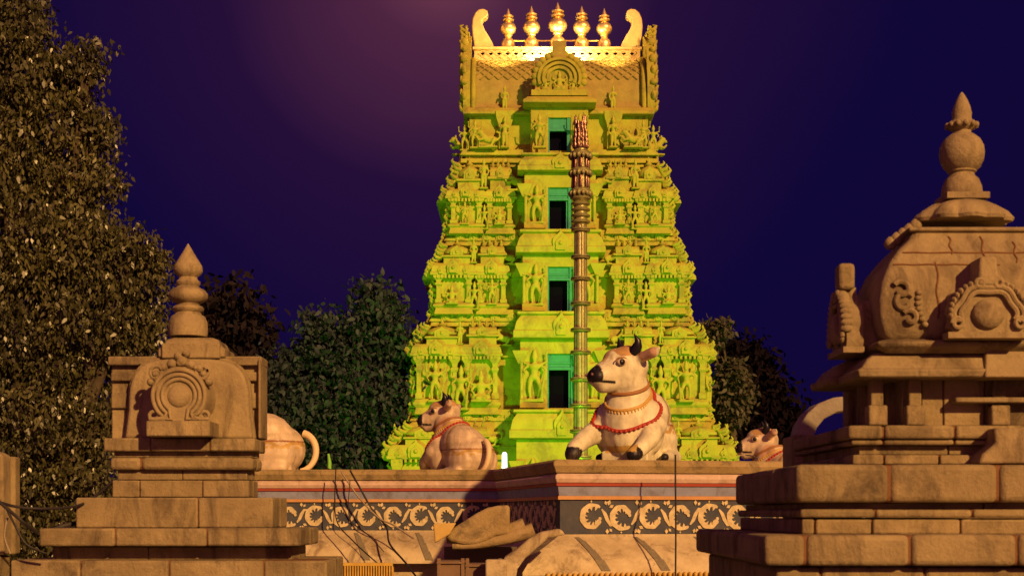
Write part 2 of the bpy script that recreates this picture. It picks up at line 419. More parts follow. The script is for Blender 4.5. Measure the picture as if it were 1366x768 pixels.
    z0 = Z(wt); z1 = Z(kt); hx = X(HW, wt)
    m.rects([(hx + .02, f, z0 + .01), (hx + .22, f + .18, z0 + .03), (hx + .22, f + .18, z0 + (z1 - z0) * .4), (hx + .05, f + .05, z1 - .03)])
    for s in (-1, 1):
        for k in (-.62, 0, .62):
            m.rects([(.3, .85, z0), (.52, 1.0, z0 + .02), (.5, 1.0, z0 + (z1 - z0) * .3), (.2, .8, z1 - .02)], s * (hx + .15), k * f)
    m.build('eave_moulding', M_tower, tower, bevel=.025)
    # --- row of little shrines above the eave
    hh = (kt - ht)
    for s, a, u0, u1, pr in side_bays(HW):
        cx = X((u0 + u1) / 2, kt) * (.5 + .5 * TP + (.02 if a < .6 else 0)); hx = X(u1 - u0, kt) / 2 * .84; z0 = Z(kt); H = Z(ht) - z0
        y = -f - pr + .34
        m = MB()
        if a < .6:      # barrel-roofed one with spikes
            m.rects([(hx, .38, z0 - .02), (hx, .38, z0 + H * .34), (hx + .12, .5, z0 + H * .36), (hx + .12, .5, z0 + H * .44), (hx, .40, z0 + H * .48)], cx, y)
            prof = [(math.cos(math.pi * t / 8) * .44, z0 + H * .47 + math.sin(math.pi * t / 8) * H * .40) for t in range(9)]
            m.loft([[(cx - hx, y + q[0], q[1]) for q in prof][::-1], [(cx + hx, y + q[0], q[1]) for q in prof][::-1]])
            for i in range(4):
                xx = cx - hx * .75 + hx * .5 * i
                m.lathe([(.05, z0 + H * .84), (.10, z0 + H * .93), (.04, z0 + H * 1.0), (.07, z0 + H * 1.06), (.005, z0 + H * 1.2)], xx, y - .05, 8)
            nasi(m, cx, y - .46, z0 + H * .36, hx * .8, H * .55, .06)
            m.build('barrel_shrine', M_tower2 if s < 0 else M_tower, tower)
        else:           # domed one
            m.rects([(hx * .9, .4, z0 - .02), (hx * .9, .4, z0 + H * .24), (hx, .5, z0 + H * .27), (hx, .5, z0 + H * .34), (hx * .8, .4, z0 + H * .38)], cx, y)
            m.lathe([(hx * .78, z0 + H * .37), (hx * .98, z0 + H * .47), (hx * .98, z0 + H * .58), (hx * .8, z0 + H * .72), (hx * .45, z0 + H * .84), (hx * .2, z0 + H * .88), (hx * .3, z0 + H * .96), (hx * .12, z0 + H * 1.04), (.01, z0 + H * 1.25)], cx, y + .1, 16, sq=.6 / hx if hx > .6 else 1)
            nasi(m, cx, y - .42, z0 + H * .32, hx * .9, H * .5, .06)
            m.build('domed_shrine', M_tower, tower, smooth=40)
        # figures between them
        ub = s * HW * .69
    for s in (-1, 1):
        fig('standing_figure', s * HW * .695, kt, hh * 1.15, .75, 0, s > 0)
        fig('beast_figure', s * HW * (.40 if idx % 2 else .42), kt + 1, hh * .8, .45, 0 if s > 0 else math.pi)
        fig('standing_figure', s * (HW - 1), kt, hh * 1.05, 0, s * R(55), s > 0, yloc=-f + .1)
        fig('seated_figure', s * (HW + 1), kt + 1, hh * .95, 0, s * R(80), False, yloc=-f * .3)
        fig('standing_figure', s * (HW + 0), kt, hh * 1.1, 0, s * R(85), False, yloc=f * .4)
        # wall figures
        for s2, a, u0, u1, pr in side_bays(HW):
            if s2 != s: continue
            fig('guardian_figure' if (a > .6) ^ (idx % 2 == 0) else 'seated_figure', (u0 + u1) / 2 + (0 if a < .6 else s * 2), wb - hpl * .75, (wb - wt) * (.80 if (a > .6) ^ (idx % 2 == 0) else .62), pr + .08, 0, s > 0)
        fig('guardian_figure', s * HW * .695, wb, (wb - wt) * .86, .5, s * R(15), s > 0)
        fig('standing_figure', s * (HW + 7), wb, (wb - wt) * .92, 0, s * R(60), s > 0, yloc=-f - .2)
        fig('guardian_figure', s * (HW + 11), wb, (wb - wt) * .95, 0, s * R(85), False, yloc=-f * .5)
        fig('standing_figure', s * (HW + 10), wb, (wb - wt) * .9, 0, s * R(85), False, yloc=f * .1)
        fig('guardian_figure', s * (HW + 10), wb, (wb - wt) * .9, 0, s * R(85), False, yloc=f * .62)
        fig('seated_figure', s * (HW + 9), bands[1], (bands[1] - bands[0]) * 1.1, 0, s * R(70), False, yloc=-f - .05)
    # --- ragged carved foliage along both edges
    for s in (-1, 1):
        for yl in (-f - .25, -f * .6, f * .0):
            m = MB(); spine = []
            for (pa, pb, ba, bb_) in ((bands[1], bands[0], HW + 8, HW + 5), (wb, wt, HW + 3, HW + 2), (wt, kt, HW + 8, HW + 5), (kt, ht, HW + 2, HN + 1)):
                for q in range(7):
                    t_ = (q + .5) / 7; py = pa + (pb - pa) * t_
                    x = X(ba + (bb_ - ba) * t_ + random.uniform(0, 5), py); z = Z(py) + random.uniform(-.05, .05); rr = random.uniform(.07, .13)
                    spine.append((s * (x - .2), yl, z))
                    m.tube([(s * (x - .2), yl, z - .05), (s * x, yl - .08, z), (s * (x + rr), yl - .1, z + rr * 1.1), (s * (x + rr * .4), yl - .12, z + rr * 2.1)], [rr, rr * .95, rr * .6, rr * .25], 6)
            m.tube(spine, .09, 6)
            m.build('edge_carving', M_tower, tower, smooth=60)
    # --- centre bay with its window
    wt0, wb0, ww, ctop = win            # window top, bottom, half width; ctop = centre eave (bottom, top, ledge top)
    m = MB(); c = X(cb, wb0); y0 = -f - 1.15; yi = -f - .55; hw = X(ww, wb0)
    zb, zt, z2 = Z(wb0), Z(wt0), Z(ctop[0])
    bot = Z(wb0 + (wb0 - wt0) * .12)
    m.box(-c, -hw - .06, y0, -f + .2, zb, z2 + .001); m.box(hw + .06, c, y0, -f + .2, zb, z2 + .001)
    m.box(-c + .002, c - .002, y0 + .01, -f + .2, zt + .08, z2 - .003)
    m.box(-c - .05, c + .05, y0 - .16, -f + .2, bot, zb - .001)
    m.box(-c - .02, -X(ww * 1.35, wb0), y0 - .30, y0 - .01, zb + .002, zb + (zt - zb) * .16); m.box(X(ww * 1.35, wb0), c + .02, y0 - .30, y0 - .01, zb + .002, zb + (zt - zb) * .16)
    m.build('window_bay', M_tower, tower, bevel=.02)
    m = MB(); za, zb2, zc2 = Z(ctop[0]), Z(ctop[1]), Z(ctop[2]); hz = zb2 - za; yc = (y0 - f * 0 + (-f)) / 2; dy = (-f + .3 - y0) / 2; yc = (y0 + (-f + .3)) / 2
    m.rects([(c + .05, dy + .05, za), (c + .30, dy + .32, za + .04), (c + .30, dy + .32, za + hz * .34), (c + .24, dy + .26, za + hz * .38), (c + .24, dy + .26, za + hz * .44), (c + .16, dy + .2, za + hz * .75), (c - .02, dy, zb2), (c - .02, dy, zb2 + (zc2 - zb2) * .2), (c + .12, dy + .12, zb2 + (zc2 - zb2) * .3), (c + .12, dy + .12, zc2 - .02)], 0, yc)
    nasi(m, 0, y0 - .24, za + .08, X(22, wb0), hz * 1.12, .09)
    m.build('window_eave', M_tower, tower, bevel=.02)
    wn = MB()
    wn.box(-hw - .06, -hw + .0, y0 + .05, y0 + .3, zb, zt + .08); wn.box(hw - .10, hw + .06, y0 + .05, y0 + .3, zb, zt + .08); wn.box(hw - .19, hw - .105, y0 + .14, y0 + .3, zb, zt - (zt - zb) * .26)
    wn.box(-hw, hw - .10, y0 + .12, y0 + .3, zt - (zt - zb) * .22, zt + .08)
    wn.box(-hw, hw - .10, y0 + .06, y0 + .2, zt - (zt - zb) * .27, zt - (zt - zb) * .22)
    wn.box(-hw, hw - .10, y0 + .08, y0 + .2, zt - (zt - zb) * .15, zt - (zt - zb) * .12)
    wo = wn.build('window_frame', M_teal, tower)
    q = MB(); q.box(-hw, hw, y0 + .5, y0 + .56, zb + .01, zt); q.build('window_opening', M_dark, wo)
    for s in (-1, 1):
        fig('guardian_figure', s * (ww + cb) / 2 * 1.02, wb0 - (wb0 - wt0) * .15, (wb0 - wt0) * 1.02, 1.15 + .18 + (f + FR(wb0)), s * R(8), s > 0)
        # bracket capitals at the bay corners
        m = MB(); m.rects([(.10, .1, zt - .35), (.32, .2, zt + .12), (.34, .22, zt + .2)], s * (c - .02), y0 - .05)
        m.lathe([(.07, zb), (.07, zt - .3), (.12, zt - .3), (.09, zt - .22)], s * (c - .06), y0 - .1, 8)
        m.build('bay_column', M_tower, tower)

#     idx wb   wt   kt   ht   bands      HW   cb  window(top,bottom,halfw,(eave bottom, top, ledge top))
tier(0, 748, 614, 594, 566, (748, 775), 222, 60, (622, 692, 17, (588, 555, 549)), 50)
tier(1, 546, 478, 461, 434, (546, 568), 191, 54, (478, 546, 16, (457, 427, 421)), 50)
tier(2, 414, 371, 354, 327, (414, 436), 164, 50, (364, 419, 15, (346, 320, 314)), 36)
tier(3, 308, 270, 256, 221, (308, 329), 144, 47, (260, 311, 14, (239, 219, 214)), 32)

# stone storey under the tiers, down to the ground
m = MB(); z0 = 0; z1 = Z(775); hb = X(240, 775)
m.rects([(hb + .6, 6.6, 0), (hb + .6, 6.6, .8), (hb, 6.1, 1.0), (hb, 6.1, z1 - .5), (hb + .5, 6.6, z1 - .4), (hb + .3, 6.3, z1 + .02)])
m.build('stone_base', M_stone, tower, bevel=.04)
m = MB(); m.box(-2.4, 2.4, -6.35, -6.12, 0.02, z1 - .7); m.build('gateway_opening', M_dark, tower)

# --- top storey
f = -FR(180)
m = MB()
hx = X(119, 180)
m.box(-hx, hx, -f, f, Z(222), Z(150))
m.build('tier_wall', M_tower, tower)
m = MB()
for (a, b, o0, o1) in [(201, 209, 4, 8), (209, 213, 1, 1), (213, 219, 6, 8), (219, 224, 2, 6)]:
    m.frus(-X(124 + o1, b), X(124 + o1, b), -f - .25 - o1 * .03, f + .5, Z(b) + .002, -X(124 + o0, a), X(124 + o0, a), -f - .25 - o0 * .03, f + .5, Z(a) - .002)
m.build('base_moulding', M_tower, tower, bevel=.03)
m = MB(); z0, z1 = Z(157), Z(146)
m.rects([(hx, f, z0), (hx + .25, f + .35, z0 + .04), (hx + .25, f + .35, z0 + .16), (hx + .05, f + .1, z1)])
m.build('eave_moulding', M_tower2, tower, bevel=.03)
for s in (-1, 1):
    for (kind, u, b, h, pr, mi) in [('standing_figure', 72, 199, 42, .35, 0), ('guardian_figure', 112, 200, 38, .4, 0), ('guardian_figure', 126, 201, 34, .1, 0), ('beast_figure', 96, 200, 26, .45, 0), ('standing_figure', 72, 150, 34, .3, 0)]:
        fig(kind, s * u, b, h, pr, (math.pi if (kind == 'beast_figure' and s < 0) else 0), s > 0)
    fig('guardian_figure', s * 130, 201, 36, 0, s * R(85), False, yloc=-f * .4)
    fig('beast_figure', s * 132, 201, 26, 0, s * R(10) if s > 0 else math.pi, False, yloc=-f * .75)
    fig('standing_figure', s * 128, 201, 40, 0, s * R(85), False, yloc=f * .3)
    fig('seated_figure', s * 131, 222, 22, 0, s * R(80), False, yloc=-f - .1)
    # thick pilaster pair beside the top window
    m = MB(); m.rects([(.28, .2, Z(201)), (.28, .2, Z(170)), (.4, .3, Z(160)), (.42, .32, Z(152))], s * X(72, 180), -f - .1); m.build('pilaster', M_tower, tower, bevel=.02)
# centre bay of the top storey
y0 = -f - .9; c = X(38, 190); hw = X(13, 190); zb, zt = Z(213), Z(167)
m = MB()
m.box(-c, -hw - .06, y0, -f + .2, zb, Z(150)); m.box(hw + .06, c, y0, -f + .2, zb, Z(150) + .001)
m.box(-c + .002, c - .002, y0 + .01, -f + .2, zt + .08, Z(150) - .003); m.box(-c - .15, c + .15, y0 - .16, -f + .2, Z(222), zb - .002)
m.build('window_bay', M_tower, tower, bevel=.02)
wn = MB(); wn.box(-hw - .06, -hw, y0 + .05, y0 + .3, zb, zt + .08); wn.box(hw - .1, hw + .06, y0 + .05, y0 + .3, zb, zt + .08); wn.box(-hw, hw - .1, y0 + .12, y0 + .3, zt - .4, zt + .08); wn.box(-hw, hw - .1, y0 + .06, y0 + .2, zt - .5, zt - .4)
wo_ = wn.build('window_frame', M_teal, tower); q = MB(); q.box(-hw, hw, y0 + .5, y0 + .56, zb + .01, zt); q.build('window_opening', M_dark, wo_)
for s in (-1, 1):
    fig('guardian_figure', s * 27, 205, 46, 1.15, s * R(8), s > 0)
m = MB(); m.rects([(c, .7, Z(152)), (c + .35, 1.0, Z(149)), (c + .35, 1.0, Z(145)), (c + .1, .8, Z(140))], 0, y0 + .55)
m.build('window_eave', M_tower2, tower, bevel=.03)
# great gable medallion over it
m = MB(); zz = Z(140); yb = y0 + .1
m.prism(arch_poly(X(66, 110), Z(84) - Z(140)), yb - .15, yb + .5, 0, Matrix.Translation((0, 0, zz)))
for k in range(3):
    rr = X(27 - 6 * k, 110); pts = [(rr * math.cos(t), Z(116) + rr * .92 * math.sin(t)) for t in [math.pi * (-.12 + 1.24 * i / 20) for i in range(21)]]
    m.strip(pts, .13, yb - .32 + .03 * k, yb - .1)
for i in range(15):
    t = math.pi * (-.05 + 1.1 * i / 14); rr = X(32, 110)
    m.ell((rr * math.cos(t), yb - .1, Z(116) + rr * math.sin(t)), (.17, .12, .17), 8, 5)
m.box(-X(37, 140), X(37, 140), yb - .4, yb + .4, Z(139), Z(132))
m.build('gable_medallion', M_tower2, tower, smooth=40)
fig('seated_figure', 0, 131, 26, 1.3)
for s in (-1, 1): fig('seated_figure', s * 18, 131, 17, 1.3)
m = MB(); m.prism([(-.28, Z(92)), (-.3, Z(70)), (.3, Z(70)), (.28, Z(92))], yb - .2, yb + .3); m.build('gable_crest', M_roof, tower)
# barrel roof
zr0, zr1 = Z(146), Zr(88); Lx = Xr(113); ry = f * .92
prof = []
for i in range(15):
    t = math.pi * i / 14
    cy, cz = math.cos(t), math.sin(t)
    prof.append((-ry * math.copysign(abs(cy) ** .75, cy), zr0 + (zr1 - zr0) * (cz ** .9 if cz > 0 else 0)))
m = MB(); m.loft([[(-Lx, p[0], p[1]) for p in prof], [(Lx, p[0], p[1]) for p in prof]])
m.rects([(Lx, ry + .1, Z(149)), (Lx, ry + .15, Z(144)), (Lx, ry + .02, Z(141))])
# lattice of fine ribs over the vault
def roofpt(x, t):
    cy, cz = math.cos(t), math.sin(t)
    return (x, -ry * math.copysign(abs(cy) ** .75, cy) * 1.01, zr0 + (zr1 - zr0) * (max(cz, 0) ** .9) * 1.01)
for i in range(-8, 30):
    for sg in (-1, 1):
        pts = []
        for k in range(9):
            x = -Lx + i * .42 + sg * (k / 8) * 1.8; t = math.pi * (.16 + .26 * k / 8)
            if abs(x) <= Lx - .1: pts.append(roofpt(x, t))
        if len(pts) > 2: m.tube(pts, .035, 5)
m.build('barrel_roof', M_roof, tower, smooth=35)
# end gables: horseshoe slabs with a flame border
for s in (-1, 1):
    m = MB(); x0 = s * (Lx + .02); x1 = s * (Lx + .34)
    a, b = sorted((x0, x1))
    gp = [(-ry * 1.05, Z(153)), (-ry * 1.12, Z(140))] + [(-ry * 1.12 * math.cos(math.pi * i / 16), Z(128) + (Zr(52) - Z(128)) * math.sin(math.pi * i / 16)) for i in range(17)] + [(ry * 1.12, Z(140)), (ry * 1.05, Z(153))]
    m.loft([[(a, y, z) for y, z in gp], [(b, y, z) for y, z in gp]])
    for i in range(19):
        t = math.pi * i / 18
        yy = -ry * 1.1 * math.cos(t); zz = Z(130) + (Zr(50) - Z(130)) * math.sin(t)
        m.ell((s * (Lx + .3), yy, zz), (.15 + .05 * (i % 2), .2, .24 - .08 * (i % 3 == 1)), 8, 6)
        m.ell((s * (Lx + .42), yy * .98, zz + .12), (.1, .12, .2), 6, 5)
    for i in range(17):
        z = Z(148) + (Zr(56) - Z(148)) * i / 16; q = .5 + .5 * math.sin(i * 2.1)
        m.tube([(s * (Lx + .22), -ry * 1.0 + .06 * i, z - .06), (s * (Lx + .40 + .06 * q), -ry * 1.04 + .06 * i, z + .05), (s * (Lx + .44 + .08 * q), -ry * 1.02 + .06 * i, z + .2), (s * (Lx + .36), -ry + .06 * i, z + .27)], [.11, .10, .07, .03], 7)
        m.ell((s * (Lx + .24), -ry * 1.03 + .06 * i, z + .12), (.09, .12, .10), 7, 5)
    rim = [(s * (Lx - .12), -ry * 1.06 * math.copysign(abs(math.cos(math.pi * i / 24)) ** .75, math.cos(math.pi * i / 24)), zr0 + (zr1 - zr0) * 1.03 * max(0, math.sin(math.pi * i / 24)) ** .9) for i in range(13)]
    m.tube([(s * (Lx - .12), -ry * 1.06, Z(150))] + rim, .12, 8)
    m.build('end_gable', M_tower2, tower, smooth=50)
    fig('standing_figure', s * 123, 60, 36, 0, s * R(40), s > 0, yloc=-ry * .4)
# ridge wall with pierced diamonds
RK = K(78); ryd = .38
m = MB(); m.box(-Xr(110), Xr(110), -ryd, ryd, Zr(90), Zr(69)); m.box(-Xr(112), Xr(112), -ryd - .12, ryd + .12, Zr(70), Zr(67) + .002); m.box(-Xr(111), Xr(111), -ryd - .14, ryd + .14, Zr(92), Zr(88.5))
for i in range(-9, 10):
    if i == 0: continue
    x = Xr(i * 11)
    for zc_, rr in ((Zr(75), .12), (Zr(83), .10)):
        for k in range(4):
            a0 = math.pi / 2 * k
            m.tube([(x + .2 * math.cos(a0), -ryd - .03, zc_ + .14 * math.sin(a0)), (x + .2 * math.cos(a0 + math.pi / 2), -ryd - .03, zc_ + .14 * math.sin(a0 + math.pi / 2))], .035, 5)
    m.ell((x, -ryd - .01, Zr(76)), (.1, .03, .08), 8, 5, 1)
ridge = m.build('ridge_wall', [M_horn, M_dark], tower)
# curling horns at both ends of the ridge
hornp = [(-83, 68), (-86, 60), (-91, 51), (-96, 43), (-99, 36), (-99.5, 30), (-97, 27), (-93.5, 26), (-91.5, 22), (-93, 17), (-98, 14.5), (-104, 15.5), (-109, 20), (-112.5, 28), (-113.5, 38), (-112.5, 50), (-110.5, 60), (-110, 68)]
for s in (-1, 1):
    m = MB(); m.prism([(-s * Xr(u), Zr(v)) for u, v in hornp], -.32, .32)
    m.build('ridge_horn', M_horn, tower, bevel=.06)
# gilt pots
def pot(u, top, sc):
    k = GY / F; base = 67.5; hgt = (base - top)
    prof = [(8.5, 0), (9.5, .08), (9.8, .15), (8.5, .22), (5.0, .28), (4.6, .31), (6, .335), (5.2, .36), (8.5, .40), (11.2, .47), (11.4, .53), (8.8, .62), (4.4, .665), (4.2, .69), (8, .70), (8.2, .725), (4.6, .74), (4.2, .77), (7.4, .785), (7.6, .81), (4.0, .83), (3.2, .87), (1.5, .94), (.2, 1.0)]
    m = MB(); z0 = Zr(67)
    m.lathe([(r * k * sc, z0 + v * hgt * k) for r, v in prof], Xr(u), 0, 20)
    m.build('gilt_pot', M_gold, tower, smooth=45)
for u, t, sc in [(-65, 12, .92), (-34, 9, 1.0), (1, 4, 1.1), (33, 9, 1.0), (63, 12, .92)]: pot(u, t, sc)
m = MB(); m.tube([(Xr(-65), -.05, Zr(55)), (Xr(-34), -.05, Zr(55.5)), (Xr(1), -.05, Zr(55)), (Xr(33), -.05, Zr(55.5)), (Xr(63), -.05, Zr(55))], .035, 6); m.build('tie_rod', M_gold, tower)
# the two lamps fixed below the ridge that light the pots
for s in (-1, 1):
    m = MB(); zl = Zr(90); m.rects([(.2, .08, zl - .12), (.24, .16, zl + .1)], s * Xr(24), -ryd - .66); fo = m.build('ridge_lamp', mat('lamp_housing', (.2, .2, .2), .5), tower)
    q = MB(); q.box(s * Xr(24) - .2, s * Xr(24) + .2, -ryd - .76, -ryd - .56, zl + .103, zl + .115); q.build('lamp_glass', emis('lamp_glass', (1, .93, .75), 20), fo)
    lp = spot('ridge_lamp_light', (GX + s * Xr(24), GY - ryd - .62, zl + .14), (GX + s * Xr(24), GY - .1, Zr(62)), 520, (1, .68, .26), 165, .5, .08)
    lp2 = spot('ridge_lamp_wash', (GX + s * Xr(70), GY - ryd - 2.2, Zr(96)), (GX + s * Xr(75), GY, Zr(45)), 230, (1, .60, .20), 130, .7, .1)

# ------------------------------------------------------------------ flagpole
fd = 46.0; k = fd / F
fp = empty('temple_flagpole', ((774.5 - CX) * k, fd, 0), 0, 'tall ringed brass temple flagpole standing before the floodlit tower, its crown crowded with small spikes', 'flagpole')
def fz(py): return ZC + (HY - py) * k
m = MB()
ring = []
def flute(r, z, n=32, d=.10):
    return [(r * (1 - (d if i % 4 == 0 else 0)) * math.cos(2 * math.pi * i / n), r * (1 - (d if i % 4 == 0 else 0)) * math.sin(2 * math.pi * i / n), z) for i in range(n)]
m.loft([flute(10.5 * k, fz(760)), flute(9.6 * k, fz(560)), flute(8.6 * k, fz(300))])
m.lathe([(14 * k, .0), (14 * k, fz(760) - .2), (20 * k, fz(760) - .1), (18 * k, fz(760))], 0, 0, 24)
m.build('shaft', M_brass, fp, smooth=40)
for py in [307, 343, 372, 405, 440, 470, 506, 541, 575, 610, 650, 700]:
    m = MB(); r = (9.4 + (py - 300) * .006) * k
    m.lathe([(r, fz(py + 3)), (r * 1.32, fz(py + 2)), (r * 1.35, fz(py + .5)), (r * 1.1, fz(py)), (r * 1.35, fz(py - .6)), (r * 1.3, fz(py - 2)), (r, fz(py - 3))], 0, 0, 24)
    m.build('ring', M_brass, fp, smooth=40)
m = MB(); prof = [(8 * k, fz(302))]
for py in (298, 290, 282, 274):
    prof += [(9 * k, fz(py + 1)), (12.5 * k, fz(py - .5)), (13 * k, fz(py - 2.5)), (9 * k, fz(py - 5))]
prof += [(13.5 * k, fz(266)), (14 * k, fz(264)), (9 * k, fz(260)), (8.5 * k, fz(190))]
m.lathe(prof, 0, 0, 28); m.build('stacked_discs', M_brass, fp, smooth=40)
for py in (256, 229, 206):
    m = MB()
    m.lathe([(10 * k, fz(py + 4)), (13.5 * k, fz(py + 2)), (14 * k, fz(py - 2)), (10 * k, fz(py - 5))], 0, 0, 24)
    for i in range(14):
        a = 2 * math.pi * i / 14; m.ell((14 * k * math.cos(a), 14 * k * math.sin(a), fz(py + 3)), (2.6 * k, 2.6 * k, 4 * k), 6, 5)
    m.build('fringed_collar', M_brass, fp, smooth=40)
for (za, zb_) in ((250, 233), (224, 210)):
    for i in range(8):
        a = 2 * math.pi * i / 8; m = MB(); m.cap((10.5 * k * math.cos(a), 10.5 * k * math.sin(a), fz(za)), (10 * k * math.cos(a), 10 * k * math.sin(a), fz(zb_)), 2.2 * k, 2 * k, 8); m.build('crown_rod', M_bronze, fp, smooth=60)
m = MB()
for lvl, (py, r, n) in enumerate([(196, 9.6, 10), (184, 8.4, 9), (173, 6.4, 7)]):
    m.lathe([(r * .8 * k, fz(py + 5)), (r * k, fz(py + 2)), (r * k, fz(py)), (r * .7 * k, fz(py - 10))], 0, 0, 18)
    for i in range(n):
        a = 2 * math.pi * (i + .3 * lvl) / n
        m.lathe([(1.6 * k, fz(py + 2)), (2.6 * k, fz(py - 2)), (1.2 * k, fz(py - 5)), (2 * k, fz(py - 7)), (.1 * k, fz(py - 13))], r * .95 * k * math.cos(a), r * .95 * k * math.sin(a), 8)
for dx in (-6.5, 4.0, 6):
    m.lathe([(2.5 * k, fz(168)), (3.5 * k, fz(163)), (1.5 * k, fz(159)), (2.2 * k, fz(157)), (.1 * k, fz(150 if dx == 4.0 else 153))], dx * k, 0, 10)
m.build('spiked_crown', M_bronze, fp, smooth=50)

# ------------------------------------------------------------------ painted roof parapet
M_olive = mat('weathered_olive_coping', (.30, .22, .10), .9, (.42, .31, .17), 3.5, .012, 30, stain=(.10, .08, .05), sscale=5, samt=.7)
M_pink = mat('faded_pink_paint', (.62, .46, .40), .75, (.48, .35, .29), 9, .004, 30, stain=(.22, .15, .11), sscale=5, samt=.5)
M_red = mat('red_line_paint', (.34, .05, .03), .7, (.26, .05, .03), 9, .002)
M_blue = mat('grey_blue_paint', (.26, .29, .48), .75, (.20, .22, .34), 7, .003, 30, stain=(.11, .10, .12), sscale=5, samt=.6)
M_orange = mat('orange_line_paint', (.55, .30, .13), .75, (.44, .23, .10), 9, .002)
M_frieze = mat('charcoal_frieze_paint', (.045, .052, .085), .8, (.08, .08, .095), 8, .004, 30)
M_scroll = mat('cream_scroll_paint', (.66, .56, .36), .8, (.42, .34, .20), 16, .003, 40)
M_eave = mat('worn_cream_plaster', (.60, .50, .33), .9, (.42, .33, .20), 5, .010, 25, stain=(.15, .10, .06), sscale=4, samt=.7)
A = Vector(((250 - CX) * 17.2 / F, 17.2)); B = Vector(((671 - CX) * 17.2 / F, 17.2)); Cc = Vector(((753 - CX) * 14.0 / F, 14.0)); Dd = Vector((3.6, 14.75)); 
path = [A, B, Cc, Dd]
def offset_path(path, o):
    """shift outward (towards the camera side)"""
    out = []
    n = len(path)
    for i in range(n):
        ns = []
        for a, b in ((i - 1, i), (i, i + 1)):
            if a < 0 or b >= n: continue
            t = (path[b] - path[a]).normalized(); ns.append(Vector((t.y, -t.x)))
        if len(ns) == 1: out.append(path[i] + ns[0] * o)
        else:
            bis = (ns[0] + ns[1]).normalized(); out.append(path[i] + bis * o / max(.3, bis.dot(ns[0])))
    return out
def sweep(prof, back=-.25, mi=0, mb=None):
    """prof: list of (out, z) along the outer face"""
    m = mb or MB(); loops = []
    pr = [(back, prof[0][1])] + prof + [(back, prof[-1][1])]
    offs = [offset_path(path, o) for o, z in pr]
    for i in range(len(path)):
        loops.append([(offs[k][i].x, offs[k][i].y, ZC + pr[k][1]) for k in range(len(pr))])
    m.loft(loops, mi); return m
wall = empty('painted_parapet', (B.x, B.y, 0), 0, 'painted roof parapet with white scrollwork on a dark frieze, pink, red and blue bands above', 'parapet')
def wp(mb, name, mtl, **kw):
    o = mb.build(name, mtl, wall, **kw); o.matrix_parent_inverse = Matrix.Translation((-B.x, -B.y, 0)); return o
zt_ = [.497, .371, .280, .252, .161, .126, -.196]
wp(sweep([(.105, .497), (.13, .48), (.135, .44), (.12, .41), (.105, zt_[1] + .002)]), 'coping', M_olive, bevel=.008)
wp(sweep([(.085, .371), (.108, .35), (.112, .32), (.095, .281)]), 'pink_band', M_pink, bevel=.006)
wp(sweep([(.097, .2795), (.095, .2525)]), 'red_line', M_red)
wp(sweep([(.080, .2515), (.066, .1615)]), 'blue_band', M_blue)
wp(sweep([(.078, .1605), (.078, .1265)]), 'orange_line', M_orange)
wp(sweep([(.055, .1255), (.055, -.1955)]), 'frieze', M_frieze)
wp(sweep([(.07, -.197), (.085, -.215), (.16, -.26), (.30, -.34), (.42, -.43), (.50, -.53), (.50, -.56), (.45, -.565)]), 'sloping_eave', M_eave, smooth=40)
wp(sweep([(.30, -.57), (.30, -2.0)]), 'wall_below', M_eave)
# roof slab behind
m = MB(); z = ZC + .38
m.add([(A.x, A.y + .1, z), (B.x, B.y + .1, z), (Cc.x, Cc.y + .1, z), (Dd.x, Dd.y + .1, z), (2.35, 17.0, z), (2.3, 24, z), (-8, 24, z), (A.x, 24, z)] , [(0, 1, 2, 3, 4, 5, 7)])
m.v = m.v
rs = MB(); loopt = [(A.x, A.y + .1), (B.x, B.y + .1), (Cc.x, Cc.y + .1), (Dd.x, Dd.y + .1), (3.5, 17.0), (2.2, 17.2), (2.1, 24), (A.x, 24)]
rs.loft([[(x, y, ZC - 2.0) for x, y in loopt], [(x, y, ZC + .46) for x, y in loopt]])
wp(rs, 'roof_slab', M_olive)
